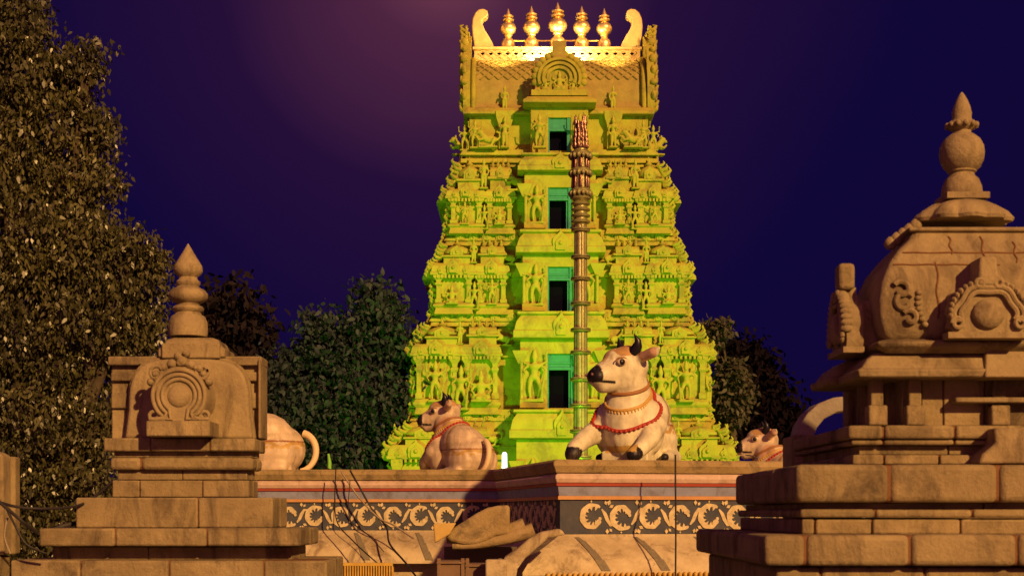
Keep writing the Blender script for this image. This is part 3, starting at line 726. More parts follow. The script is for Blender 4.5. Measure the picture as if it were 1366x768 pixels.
# scrollwork
def seg_mat(a, b):
    t = (b - a).normalized()
    return Matrix(((t.x, t.y, 0, a.x), (t.y, -t.x, 0, a.y), (0, 0, 1, ZC), (0, 0, 0, 1))), (b - a).length
def scroll(m, M, x, r, flip, zc_=-.035):
    """one leafy C scroll, local x along the wall, y+ = out of the wall"""
    y0, y1 = .050, .066
    n = 26; pts = []; wd = []
    for i in range(n):
        t = i / (n - 1); a = math.pi * (.30 + 1.5 * t) if not flip else -math.pi * (.30 + 1.5 * t)
        rr = r * (1.02 - .30 * t ** 3); pts.append((x + rr * math.cos(a), zc_ + rr * math.sin(a))); wd.append(.018 + .034 * math.sin(math.pi * min(1, t * 1.05)) ** .8 + .006 * math.sin(t * 40))
    m.strip(pts, wd, y0, y1, 0, M)
    for i in range(2, n - 1, 3):      # petals inside the C
        px_, pz_ = pts[i]; dx, dz = x - px_, zc_ - pz_; l = math.hypot(dx, dz); dx /= l; dz /= l
        q = (px_ + dx * .035, pz_ + dz * .035)
        m.prism([(px_ - dz * .014, pz_ + dx * .014), (px_ + dx * .02 - dz * .02, pz_ + dz * .02 + dx * .02), (px_ + dx * .052, pz_ + dz * .052), (px_ + dx * .02 + dz * .008, pz_ + dz * .02 - dx * .008), (px_ + dz * .01, pz_ - dx * .01)], y0, y1 + .0007, 0, M)
    a = math.pi * 1.9 * (-1 if flip else 1)      # bud at the inner end
    ex, ez = pts[-1]
    for k, (ox, oz, rr) in enumerate([(-.012, .0, .026), (-.035, .012 * (1 if flip else -1), .018), (.0, .03 * (-1 if flip else 1), .016)]):
        m.prism([(ex + ox + rr * math.cos(q), ez + oz + rr * math.sin(q)) for q in [2 * math.pi * j / 8 for j in range(8)]], y0, y1 + .001 * (k + 1), 0, M)
    # stem to the next scroll
    sx = 1; z1 = r * (.75 if not flip else -.75)
    st = [(x + r * .75, zc_ + z1 * .9), (x + r * 1.05, zc_ + z1 * .35), (x + r * 1.25, zc_ - z1 * .3), (x + r * 1.55, zc_ - z1 * .95), (x + r * 1.95, zc_ - z1 * .9)]
    m.strip(st, [.014, .034, .036, .026, .018], y0, y1 - .002, 0, M)
    # leaves outside at the joints
    sg = -1 if flip else 1
    for (ox, oz, an, L) in [(1.32, 1.0, 1.2, .055), (1.18, 1.02, 1.9, .045), (1.42, .8, .5, .05), (1.25, -1.02, -1.6, .05), (1.45, -1.0, -.9, .04), (-.2, 1.22, 1.5, .025)]:
        cx_, cz_ = x + r * ox, zc_ + sg * r * oz; an *= sg
        d = (math.cos(an), math.sin(an)); nn = (-d[1], d[0])
        m.prism([(cx_, cz_), (cx_ + d[0] * L * .5 + nn[0] * L * .35, cz_ + d[1] * L * .5 + nn[1] * L * .35), (cx_ + d[0] * L, cz_ + d[1] * L), (cx_ + d[0] * L * .5 - nn[0] * L * .35, cz_ + d[1] * L * .5 - nn[1] * L * .35)], y0, y1 + .002, 0, M)
for (a, b, step, r) in [(A, B, .30, .105), (B, Cc, .30, .105), (Cc, Dd, .292, .108)]:
    Mx, L = seg_mat(a, b); nS = int((L - .1) / step); off = (L - nS * step) / 2 + step * .42
    sc_m = MB()
    for i in range(nS): scroll(sc_m, Mx, off + i * step, r, i % 2 == 1)
    wp(sc_m, 'scrollwork', M_scroll)
M_vein = mat('grey_vein_paint', (.16, .14, .11), .9, (.24, .20, .14), 30, .003, 60)
# painted dark veins and a beaded lower edge on the sloping eave
m = MB(); prof = [(.06, -.213), (.16, -.258), (.30, -.338), (.42, -.428), (.495, -.525)]
for (a, b, ts) in [(Cc, Dd, (.05, .62, 1.22, 1.8, 2.4)), (A, B, (1.2, 1.9, 2.6, 3.2))]:
    Mx, L = seg_mat(a, b)
    for t0 in ts:
        m = MB()
        for i in range(4):
            (o0, z0), (o1, z1) = prof[i], prof[i + 1]; xa = t0 + .04 * i; xb = t0 + .04 * (i + 1); w_ = .05 + .012 * i
            q = [(xa, o0 + .006, z0 + .005), (xa + w_, o0 + .006, z0 + .005), (xb + w_, o1 + .006, z1 + .005), (xb, o1 + .006, z1 + .005)]
            lo = [(x_, y_ - .02, z_ - .02) for x_, y_, z_ in q]
            m.loft([q, lo], 0, Mx)
        wp(m, 'painted_vein', M_vein)
M_yel = mat('yellow_bead_paint', (.62, .40, .08), .8, (.45, .28, .06), 14)
m = MB()
Mx, L = seg_mat(Cc, Dd)
for i in range(52): m.ell((-.30 + i * .05, .52, -.565), (.020, .03, .032), 8, 5, 0, Mx)
wp(m, 'beaded_edge', M_yel, smooth=60)

# lower terrace on the right, holding the furthest bull
lt = MB(); lt.box(2.2, 9, 17.25, 30, 0, ZC + .12)
tag(lt.build('side_terrace', M_olive, bevel=.03), 'lower flat roof terrace behind the right end of the painted parapet, carrying a small bull', 'terrace')

# ------------------------------------------------------------------ bull statues
def paint(me, fn, name):
    ca = me.color_attributes.new('Paint', 'FLOAT_COLOR', 'POINT')
    co = np.empty(len(me.vertices) * 3); me.vertices.foreach_get('co', co); co = co.reshape(-1, 3)
    c = fn(co); out = np.ones((len(co), 4)); out[:, :3] = c; ca.data.foreach_set('color', out.ravel())
M_bull = mat('cream_bull_paint', (.7, .56, .42), .45, bump=.004, bscale=30)
t = M_bull.node_tree; at = N(t, 'ShaderNodeAttribute', attribute_name='Paint'); bs = [n for n in t.nodes if n.type == 'BSDF_PRINCIPLED'][0]
nz = N(t, 'ShaderNodeTexNoise'); nz.inputs['Scale'].default_value = 9; nz.inputs['Detail'].default_value = 7
mr_ = N(t, 'ShaderNodeMapRange'); mr_.inputs['From Min'].default_value = .3; mr_.inputs['From Max'].default_value = .7; mr_.inputs['To Min'].default_value = .66; mr_.inputs['To Max'].default_value = 1.05
hs = N(t, 'ShaderNodeHueSaturation'); t.links.new(nz.outputs['Fac'], mr_.inputs['Value']); t.links.new(mr_.outputs[0], hs.inputs['Value']); t.links.new(at.outputs['Color'], hs.inputs['Color']); 
gm = N(t, 'ShaderNodeMapping'); gm.inputs['Scale'].default_value = (1, 1, .3); gc = N(t, 'ShaderNodeTexCoord'); gn = N(t, 'ShaderNodeTexNoise'); gn.inputs['Scale'].default_value = 11; gn.inputs['Detail'].default_value = 9; gn.inputs['Roughness'].default_value = .7
t.links.new(gc.outputs['Object'], gm.inputs[0]); t.links.new(gm.outputs[0], gn.inputs['Vector'])
gr = N(t, 'ShaderNodeMapRange'); gr.inputs['From Min'].default_value = .52; gr.inputs['From Max'].default_value = .68; gr.inputs['To Max'].default_value = .55; t.links.new(gn.outputs['Fac'], gr.inputs['Value'])
gx_ = N(t, 'ShaderNodeMix', data_type='RGBA'); t.links.new(gr.outputs[0], gx_.inputs[0]); t.links.new(hs.outputs[0], gx_.inputs[6]); gx_.inputs[7].default_value = (.28, .20, .13, 1); t.links.new(gx_.outputs[2], bs.inputs['Base Color'])
M_black = mat('black_gloss_paint', (.012, .010, .018), .35)
M_brown = mat('brown_band_paint', (.36, .17, .07), .55, (.28, .13, .05), 15)
M_beads = mat('red_bead_paint', (.42, .045, .03), .45, (.33, .04, .03), 15)
M_goldp = mat('gold_paint', (.60, .38, .11), .5, (.48, .30, .09), 15)
M_cream = mat('cream_trim_paint', (.72, .55, .34), .5)

HC = Vector((.09, 0, .955)); HPITCH = R(4)
def make_bull(yaw, tucked, base):
    HM = Matrix.Translation(HC) @ Matrix.Rotation(yaw, 4, 'Z') @ Matrix.Rotation(HPITCH, 4, 'Y') @ Matrix.Scale(1.14, 4)
    b = MB()
    b.ell((-.40, 0, .38), (.46, .30, .36), 20, 12); b.ell((-.66, 0, .31), (.29, .30, .30), 18, 10); b.ell((0, 0, .40), (.27, .28, .38), 18, 12)
    b.ell((-.20, 0, .68), (.18, .14, .15)); b.ell((-.24, 0, .58), (.30, .24, .25)); b.ell((-.12, 0, .72), (.21, .19, .20)); b.ell((-.42, .06, .50), (.38, .27, .27)); b.cap((-.08, 0, .52), (.04, 0, .86), .265, .185, 18); b.cap((.04, 0, .80), HC, .19, .17, 18)
    b.ell((.12, 0, .30), (.15, .16, .26))
    for s in (-1, 1):
        b.ell((-.58, s * .22, .24), (.29, .14, .24)); b.cap((-.70, s * .30, .08), (-.28, s * .34, .07), .085, .06); b.cap((-.28, s * .34, .07), (-.14, s * .34, .06), .055, .045)
        b.ell((-.05, s * .24, .36), (.20, .12, .27))
    b.cap((-.02, .27, .38), (.20, .27, .23), .13, .10); b.cap((.20, .27, .23), (.30, .20, .12), .10, .075); b.cap((.30, .20, .12), (.40, .16, .07), .078, .075)
    if not tucked:
        b.cap((-.02, -.27, .36), (.24, -.38, .24), .13, .10); b.cap((.24, -.38, .24), (.38, -.44, .15), .10, .08); b.cap((.38, -.44, .15), (.43, -.45, .08), .085, .085)
    else:
        b.cap((-.02, -.27, .38), (.20, -.27, .23), .13, .10); b.cap((.20, -.27, .23), (.30, -.20, .12), .10, .075); b.cap((.30, -.20, .12), (.40, -.16, .07), .078, .075)
    # head in its own frame
    b.ell((-.02, 0, .01), (.19, .165, .18), 18, 12, 0, HM); b.ell((.08, 0, .07), (.13, .125, .10), 14, 9, 0, HM)
    b.cap((.05, 0, .0), (.265, 0, -.075), .15, .105, 16, 0, HM); b.cap((.04, 0, -.08), (.235, 0, -.145), .13, .078, 16, 0, HM); b.ell((.0, 0, -.06), (.17, .15, .15), 16, 10, 0, HM)
    b.ell((.300, 0, -.075), (.072, .11, .085), 14, 9, 0, HM)
    for s in (-1, 1):
        b.ell((.09, s * .125, .045), (.065, .035, .05), 12, 8, 0, HM)                   # brow / eye socket
        b.cap((-.06, s * .13, .06), (-.12, s * .30, .10), .045, .05, 12, 0, HM); b.cap((-.12, s * .30, .10), (-.14, s * .37, .13), .042, .012, 10, 0, HM)
    b.box(-.82, .15, -.24, .24, 0, .12)
    bull_me = remeshed(b, .0165, 5); bull_me.materials.append(M_bull)
    HMi = HM.inverted()
    def bull_paint(co):
        c = np.tile(np.array(base), (len(co), 1))
        h = np.c_[co, np.ones(len(co))] @ np.array(HMi).T; h = h[:, :3]
        ishead = (np.linalg.norm(h - np.array([.06, 0, 0]), axis=1) < .46) & (co[:, 2] > .72)
        # brown crown of the head
        d = np.sqrt(((h[:, 0] + .02) / .15) ** 2 + (h[:, 1] / .17) ** 2); k_ = ishead & (d < 1.15) & (h[:, 2] > .085)
        c[k_] = [.50, .29, .12]
        k2 = ishead & (np.abs(h[:, 1]) < .045) & (h[:, 2] > .03) & (h[:, 0] > .05) & (h[:, 0] < .24); c[k2] = [.64, .44, .24]
        # muzzle
        nz_ = ishead & (h[:, 0] > .282) & (h[:, 2] > -.125); c[nz_] = [.015, .012, .02]
        mouth = ishead & (h[:, 0] > .16) & (np.abs(h[:, 2] + .135 + .12 * (h[:, 0] - .16) * -1) < .011); c[mouth] = [.02, .015, .02]
        ear = ishead & (np.abs(h[:, 1]) > .19) & (h[:, 0] > -.12); c[ear] = [.66, .40, .28]
        # hooves
        for px_, py_, pz_, r_ in [(.43, .155, .05, .115), ((.43, -.16, .04, .115) if tucked else (.43, -.45, .04, .125)), (-.11, .34, .05, .06), (-.11, -.34, .05, .06)]:
            c[np.linalg.norm(co - np.array([px_, py_, pz_]), axis=1) < r_] = [.015, .012, .02]
        # painted saddle bands
        body = co[:, 0] < -.22
        z = co[:, 2]; x = co[:, 0]
        bd = body & (np.abs(z - (.36 + .03 * np.sin(x * 20))) < .022); c[bd] = [.52, .33, .10]
        bd2 = body & (np.abs(z - .405) < .010); c[bd2] = [.30, .13, .06]
        dots = body & (np.abs(z - .33) < .018) & (np.sin(x * 70) > .1); c[dots] = [.60, .38, .12]
        st = (np.abs(x + .42) < .018) & (z > .40); c[st] = [.45, .25, .09]
        kn = (np.abs(x - .08) < .015) & (np.abs(co[:, 1]) > .3) & (z < .3); c[kn] = [.50, .30, .12]
        fl = (co[:, 0] > .08) & (z > .10) & (z < .17) & (np.abs(co[:, 1]) < .2); c[fl] = [.55, .36, .10]
        return c
    paint(bull_me, bull_paint, 'Paint')
    bvh = BVHTree.FromPolygons([v.co for v in bull_me.vertices], [tuple(p.vertices) for p in bull_me.polygons])
    def loop_on(center, n, off, cnt=64):
        n = Vector(n).normalized(); a = n.cross(Vector((0, 1, 0))).normalized(); bb = n.cross(a).normalized(); c = Vector(center); out = []
        for i in range(cnt):
            q = 2 * math.pi * i / cnt; d = a * math.cos(q) + bb * math.sin(q)
            hit = bvh.ray_cast(c + d * .62, -d, .62)
            r = (hit[0] - c).length if hit[0] is not None else .2
            out.append((c, d, min(r, .42)))
        rs_ = np.array([o[2] for o in out]); rs_ = (rs_ + np.roll(rs_, 1) + np.roll(rs_, -1)) / 3
        return [c + d * (r + off) for (c, d, _), r in zip(out, rs_)]
    root = empty('bull_statue')
    body = bpy.data.objects.new('body', bull_me); col.objects.link(body); body.parent = root
    for (c, n, mt, r, beads) in [((.02, 0, .76), (.42, 0, .9), M_brown, .020, 0), ((-.0, 0, .66), (.50, 0, .86), M_goldp, .016, 1), ((-.04, 0, .55), (.62, 0, .78), M_beads, .018, 2)]:
        pts = loop_on(c, n, .002); m = MB()
        m.tube(pts + [pts[0]], r, 8)
        if beads:
            L = [0]
            for i in range(len(pts)): L.append(L[-1] + (pts[(i + 1) % len(pts)] - pts[i]).length)
            nb = int(L[-1] / (.045 if beads == 2 else .034))
            for i in range(nb):
                t_ = L[-1] * i / nb; j = max(q for q in range(len(pts)) if L[q] <= t_); u_ = (t_ - L[j]) / (L[j + 1] - L[j]); p = pts[j].lerp(pts[(j + 1) % len(pts)], u_)
                dr = (p - Vector(c)).normalized()
                if beads == 2: m.ell(p + dr * .012, (.018, .018, .018), 8, 5, 0)
                else: m.ell(p + dr * .006 - Vector((0, 0, .022)), (.011, .011, .02), 6, 4, 0)
        m.build('collar' if beads == 0 else 'necklace', mt, root, smooth=60)
    for s in (-1, 1):
        m = MB(); pts = [HM @ Vector(p) for p in [(-.03, s * .105, .11), (-.045, s * .15, .17), (-.045, s * .165, .215), (-.02, s * .15, .275)]]
        m.tube(pts, [.062, .050, .032, .003], 12); m.build('horn', M_black, root, smooth=60)
        m = MB(); m.ell(HM @ Vector((.115, s * .152, .035)), (.045, .020, .030), 12, 8, 0, None, HM.to_3x3()); e_ = m.build('eye', mat('eye_white', (.62, .50, .38), .35) if s == -1 and 'eye_white' not in bpy.data.materials else bpy.data.materials['eye_white'], root, smooth=60)
        m = MB(); m.ell(HM @ Vector((.120, s * .163, .035)), (.028, .015, .027), 12, 8, 0, None, HM.to_3x3()); m.build('pupil', M_black, e_, smooth=60)
        m = MB(); arc = [HM @ Vector((.115 + .058 * math.cos(q), s * (.158 - .012 * abs(math.cos(q))), .038 + .038 * math.sin(q))) for q in [math.pi * i / 10 for i in range(11)]]
        m.tube(arc, .007, 6); m.build('eyelid', M_brown, e_, smooth=60)
        m = MB(); m.ell(HM @ Vector((.362, s * .050, -.055)), (.012, .018, .014), 8, 6, 0, None, HM.to_3x3()); m.build('nostril', mat('nostril', (.25, .12, .10), .5) if 'nostril' not in bpy.data.materials else bpy.data.materials['nostril'], root, smooth=60)
    m = MB(); m.tube([(-.86 - .23 * math.sin(math.pi * (.08 + .86 * i / 20)) ** .9, .14 * i / 20, .28 + .24 * math.cos(math.pi * (.08 + .86 * i / 20))) for i in range(21)], [.046 - .014 * i / 20 for i in range(21)], 12); m.build('tail', M_cream, root, smooth=60)
    return root
G = 'painted bull statues seated on the temple roof'
bull = make_bull(R(-47), False, [.78, .74, .56])
bull_b = make_bull(R(44), True, [.66, .52, .38])
tag(bull, 'large cream bull statue with red bead necklace seated beside the flagpole, facing left', 'statue', G)
def place(o, px, d, z, ang, sc=1.0, mirror=False):
    o.location = ((px - CX) * d / F, d, z); o.rotation_euler = (0, 0, ang); o.scale = (sc, -sc if mirror else sc, sc)
RZ = ZC + .462
place(bull, 838, 15.05, ZC + .50, math.atan2(-.94, -.33))
b2 = bull_b; tag(b2, 'cream bull statue seen from behind, head turned left, before the left foot of the tower', 'statue', G); place(b2, 598, 20.2, RZ, R(127), .92)
b3 = copy_tree(bull_b); tag(b3, 'bull statue whose rump and looped tail stick out behind the stone shrine on the left'); place(b3, 306, 18.2, RZ, R(178), .98)
b4 = copy_tree(bull_b); tag(b4, 'small far bull statue with only head and neck showing, left of the large right shrine'); place(b4, 1024, 22.5, ZC + .12, R(133), 1.0)
pl = MB(); pl.box(.52, 1.72, 14.45, 16.2, ZC + .463, ZC + .499)
tag(pl.build('bull_plinth', M_olive, bevel=.01), 'thin worn slab under the largest bull statue on the parapet', 'plinth')

# ------------------------------------------------------------------ stone shrines
def blocks(m, x0, x1, y0, y1, z0, z1, splits, inset=.006, prof=None, depth_split=2):
    """one course cut into blocks by narrow joints; material 1 shows in the joints"""
    m.box(x0 + inset * 2, x1 - inset * 2, y0 + inset * 2, y1 - inset * 2, z0 + .001, z1 - .001, 1)
    xs = [x0] + [x0 + (x1 - x0) * s for s in splits] + [x1]; ys = [y0 + (y1 - y0) * i / depth_split for i in range(depth_split + 1)]
    for i in range(len(xs) - 1):
        for j in range(len(ys) - 1):
            if 0 < i < len(xs) - 2 and 0 < j < len(ys) - 2: continue
            dz = random.uniform(-.002, .002); dy = random.uniform(-.003, .003)
            m.box(xs[i] + (inset / 2 if i else 0), xs[i + 1] - (inset / 2 if i < len(xs) - 2 else 0), ys[j] + (inset / 2 if j else dy), ys[j + 1] - (inset / 2 if j < len(ys) - 2 else 0), z0, z1 + dz)
SM = [M_stone, M_mortar]

# ---- left shrine
dl = 9.0; kl = dl / F
lx = (251 - CX) * kl
sh = empty('stone_shrine', (lx, dl + .45, 0), 0, 'weathered stone roof shrine with ringed medallion and turned finial, at left before the leafy tree', 'shrine', 'carved stone roof shrines')
def lz(py): return ZC + (HY - py) * kl
def lX(px): return (px - 251) * kl
FRONT = -.45
def lc(name, x0, x1, p0, p1, proj, splits, bev=.008, mtl=None):
    """course between photo rows p0 (top) and p1 (bottom) whose front stands proj metres out"""
    m = MB(); fy = FRONT - proj
    a, b_ = (x0 - CX) * (dl - proj) / F - lx, (x1 - CX) * (dl + .30 + proj * .3) / F - lx
    kk = (dl - proj) / F; za, zb_ = ZC + (HY - p1) * kk, ZC + (HY - p0) * kk
    blocks(m, a, b_, fy, -.15 + proj * .3, za, zb_, splits); return m.build(name, mtl or SM, sh, bevel=bev)
lc('bottom_course', 14, 458, 747, 800, .42, (.22, .5, .8), .012)
lc('recess', 70, 408, 729, 746, .22, (.4,), .005)
lc('broad_ledge', 52, 425, 704, 728, .38, (.29, .64), .012)
lc('step_block', 101, 383, 663, 703.5, .20, (.62,), .010)
lc('neck_course', 150, 344, 640, 662.5, .02, (.20, .66), .006)
lc('neck_recess', 157, 340, 627, 639.5, -.02, (.5,), .004)
lc('roll_moulding', 146, 350, 610, 626.5, .035, (.22,), .022)
lc('upper_recess', 152, 346, 602, 609.5, .0, (), .003)
lc('upper_ledge', 138, 354, 584, 601.5, .06, (.31, .7), .010)
# barrel vault slab behind with moulded ends
m = MB(); m.box(lX(138), lX(342), -.27, -.10, lz(583.5), lz(473) - .02); m.box(lX(136), lX(344), -.32, -.08, lz(484), lz(472))
m.box(lX(139), lX(341), -.305, -.09, lz(505), lz(493)); m.box(lX(340), lX(343.5), -.34, -.085, lz(583), lz(476))
m.box(lX(139), lX(341), -.295, -.095, lz(542), lz(521))
m.build('vault_slab', M_stone, sh, bevel=.012)
# rounded front body
m = MB(); pr = []
for i in range(21):
    t_ = math.pi * i / 20
    pr.append((lX(248) + (lX(329) - lX(248)) * math.copysign(abs(math.cos(t_)) ** .55, math.cos(t_)), lz(545) + (lz(476) - lz(545)) * math.sin(t_) ** .62))
poly = [(lX(334), lz(584))] + pr + [(lX(162), lz(584))]
m.prism(poly, -.38, -.12); m.build('arched_body', M_stone2, sh, bevel=.02, seg=3)
m = MB(); poly2 = [(x * 1.0 if False else (x - lX(248)) * 1.035 + lX(248), (z - lz(584)) * 1.035 + lz(584)) for x, z in poly]
m.prism(poly2, -.345, -.30); m.build('arch_rim', M_stone, sh, bevel=.01)
# medallion
my = -.47; mcx, mcz = lX(248), lz(531)
m = MB(); m.box(lX(206), lX(289), -.66, -.37, lz(584), lz(563.5)); m.build('medallion_base', [M_stone], sh, bevel=.008)
m = MB()
m.prism([(mcx + 37 * kl * math.cos(q), mcz + 38 * kl * math.sin(q)) for q in [2 * math.pi * i / 40 for i in range(40)]], -.50, -.15)
m.prism([(lX(214), lz(563)), (lX(284), lz(563)), (lX(272), lz(548)), (lX(224), lz(548))], -.49, -.36)
for kx, r in enumerate((34, 27.5, 21.5)):
    pts = []
    for i in range(33):
        q = math.pi * (-.30 + 1.60 * i / 32); pts.append((mcx + r * kl * math.cos(q), -.505, mcz + r * kl * math.sin(q)))
    # tails curling outwards at the foot
    e0 = pts[0]; e1 = pts[-1]; fl_ = .011 * (3 - kx)
    pts = [(mcx + (34 - 9 * kx) * kl + .02, -.5, lz(561)), (mcx + (28 - 9 * kx) * kl + .0, -.505, lz(561.5))] + pts + [(mcx - (28 - 9 * kx) * kl, -.505, lz(561.5)), (mcx - (34 - 9 * kx) * kl - .02, -.5, lz(561))]
    m.tube(pts, .0125, 8)
m.ell((mcx, -.495, mcz), (15.5 * kl, .03, 15.5 * kl), 24, 10)
for i in range(9):
    q = math.pi * (.14 + .72 * i / 8); m.ell((mcx + 42 * kl * math.cos(q), -.47, mcz + 43 * kl * math.sin(q)), (.024, .045, .024), 10, 6)
for s in (-1, 1):
    m.tube([(mcx + s * (30 + 8 * math.cos(q)) * kl, -.49, lz(500) + 8 * kl * math.sin(q)) for q in [2.3 * math.pi * i / 18 for i in range(18)]], .012, 7)
    m.tube([(mcx + s * (33 + 6 * math.cos(q)) * kl, -.49, lz(557) + 6 * kl * math.sin(q)) for q in [2 * math.pi * i / 14 for i in range(15)]], .011, 7)
for (ox, oy, r) in [(-10, 489, 7), (3, 485, 8), (15, 490, 7), (26, 495, 6), (-20, 494, 6), (-2, 479, 6), (8, 476, 5)]:
    m.ell((mcx + ox * kl, -.47, lz(oy)), (r * kl, .05, r * kl), 10, 6)
m.build('medallion', M_stone2, sh, smooth=50).location.y = -.14
# block and finial
m = MB(); m.rects([(lX(296) - lX(251), .16, lz(474)), (lX(296) - lX(251), .16, lz(462)), (lX(290) - lX(251), .15, lz(459)), (lX(286) - lX(251), .14, lz(450)), (lX(278) - lX(251), .12, lz(447))], 0, -.2)
m.box(lX(212), lX(290), -.385, -.2, lz(476), lz(456)); m.build('finial_block', M_stone, sh, bevel=.008)
m = MB(); fr = [(25, 449), (26, 443), (25.5, 430), (22, 422), (18, 420), (17, 417), (20, 415), (21, 412), (19, 409), (15, 407), (15.5, 405), (22, 402), (26, 397), (26, 392), (22, 387), (16, 384), (13.5, 382), (16, 379), (16, 376), (12.5, 373), (12, 370), (17, 366), (19.5, 361), (18.5, 355), (13, 346), (8, 338), (4, 331), (.5, 325)]
kk = 9.25 / F
m.lathe([(r * kk, ZC + (HY - py) * kk) for r, py in fr], (251 - CX) * kk - lx, -.2, 32); m.build('finial', M_stone2, sh, smooth=45)

# ---- sliver of another shrine at the far left edge
se = empty('stone_shrine', ((2 - CX) * kl, dl + .3, 0), 0, 'sliver of a pale stone shrine cut off by the left edge of the picture', 'shrine', 'carved stone roof shrines')
def ex(px): return (px - CX) * 9.2 / F - (2 - CX) * kl
m = MB(); m.prism([(ex(-60), lz(740))] + [(ex(-60 + 75 * math.sin(math.pi / 2 * i / 8)), lz(605 + -15 * math.cos(math.pi / 2 * i / 8) + 4)) for i in range(9)] + [(ex(16), lz(740))], -.25, -.1); m.build('arched_body', M_stone2, se, bevel=.012)
m = MB(); m.box(ex(-60), ex(20), -.095, .0, lz(740), lz(607)); m.build('vault_slab', M_stone, se, bevel=.01)
m = MB(); blocks(m, ex(-120), ex(10), -.45, -.05, lz(790), lz(741), (.5,)); m.build('bottom_course', SM, se, bevel=.012)

# ---- right shrine
dr = 7.0; kr = dr / F; RDX, RDY = 2.19, 7.30      # centre of plan
sr = empty('stone_shrine', (RDX, RDY, 0), 0, 'large carved stone roof shrine with square domed roof and ball finial, filling the right side', 'shrine', 'carved stone roof shrines')
def rc(name, xc, p0, p1, dfront, hd, splits, bev=.010, mtl=None):
    """course whose near left corner is at photo x = xc with the front face at distance dfront"""
    kk = dfront / F; xl = (xc - CX) * kk - RDX; m = MB()
    blocks(m, xl, -xl, dfront - RDY, -(dfront - RDY) if hd is None else hd, ZC + (HY - p1) * kk, ZC + (HY - p0) * kk, splits, .008, None, 3)
    return m.build(name, mtl or SM, sr, bevel=bev, seg=3)
rc('foot_course', 1035, 756, 830, 6.70, 1.7, (.1, .33, .6, .8), .02)
rc('bottom_ledge', 1020, 713, 754.5, 6.62, 1.8, (.085, .30, .52, .76), .024)
rc('plinth_course', 1070, 692, 712, 6.92, 1.5, (.035, .19, .43, .7), .010)
rc('plinth_band', 1068, 679, 690, 6.90, 1.52, (.2, .46, .7), .014)
rc('plinth_recess', 1075, 671, 679, 6.96, 1.45, (.5,), .004)
rc('main_ledge', 1062, 619, 670, 6.85, 1.42, (.24, .52, .78), .028)
rc('upper_foot', 1138, 606, 619, 7.12, 1.3, (.13, .36, .72), .008)
rc('upper_recess', 1146, 594, 606, 7.16, 1.25, (.4,), .004)
rc('upper_band', 1136, 586, 593, 7.10, 1.25, (.13, .42), .010)
rc('upper_ledge', 1132, 567, 585, 7.08, 1.2, (.14, .42, .7), .016)
# small wall with pilasters
def rx(px, d): return (px - CX) * d / F - RDX
def rz(py, d): return ZC + (HY - py) * d / F
m = MB(); d0 = 7.15; blocks(m, rx(1203, d0), -rx(1203, d0), d0 - RDY, .8, rz(568, d0), rz(500, d0), (.14, .3, .6), .006); m.build('wall', SM, sr, bevel=.006)
m = MB(); m.box(rx(1203, d0) - .09, rx(1203, d0) + .02, .12, .72, rz(568, d0), rz(500, d0)); m.build('side_bay', M_stone, sr, bevel=.006)
d1 = 7.08
for fx in (-.46, -.28, .12, .40):
    m = MB(); m.box(fx - .045, fx + .045, d1 - RDY, d0 - RDY + .02, rz(567, d1), rz(540, d1)); m.box(fx - .03, fx + .03, d1 - RDY + .02, d0 - RDY + .02, rz(540, d1) - .003, rz(502, d1)); m.build('wall_pilaster', M_stone, sr, bevel=.008)
m = MB(); m.box(-.10, .60, d1 - RDY - .02, d0 - RDY + .02, rz(537, d1), rz(530, d1)); m.build('wall_string', M_stone2, sr, bevel=.006)
for fy in (.03, .22, .5):
    m = MB(); q = rx(1203, d0) - (.09 if fy > .1 else 0)
    m.box(q - .03, q + .02, fy - .05, fy + .05, rz(567, d1), rz(502, d1)); m.build('wall_pilaster', M_stone, sr, bevel=.008)
# bell shaped block at the left corner niche
m = MB(); m.prism([(-.02, rz(618, 6.95)), (.34, rz(618, 6.95)), (.29, rz(600, 6.95)), (.33, rz(585, 6.95)), (.40, rz(570, 6.95)), (.05, rz(570, 6.95)), (.06, rz(590, 6.95)), (.0, rz(605, 6.95))], 6.97 - RDY, 7.2 - RDY); m.build('niche_block', M_stone2, sr, bevel=.012)
# curved eave
m = MB(); de = 6.97; hxo = -rx(1146, de); hyo = .42; ey = de - RDY + hyo
z0 = rz(503, de); z1 = rz(466, 7.05)
EP = [(.10, 0.002), (.0, 0), (-.01, .035), (.015, .045), (.05, .09), (.10, .125), (.12, z1 - .012 - z0)]
m.rects([(hxo - o_, hyo - o_, z0 + q) for o_, q in EP], 0, ey)
m.rects([(hxo + .05 - o_, .22 - o_ * .5, z0 + .003 + q * .98) for o_, q in EP], 0, ey + .22)
m.build('eave', M_stone2, sr, bevel=.008)
m = MB(); m.frus(.0, .9, de - RDY - .03, ey, z0 - .002, .03, .9, de - RDY + .05, ey, z1 + .005); m.box(.04, .88, de - RDY + .04, ey, z1, z1 + .035); m.build('eave_centre', M_stone2, sr, bevel=.008)
DY = -.0
m = MB(); m.rects([(.43, .31, z1 - .02), (.49, .36, z1 + .01), (.49, .36, z1 + .03), (.43, .31, z1 + .045)], 0, DY + .03); m.build('neck_band', M_stone, sr, bevel=.01)
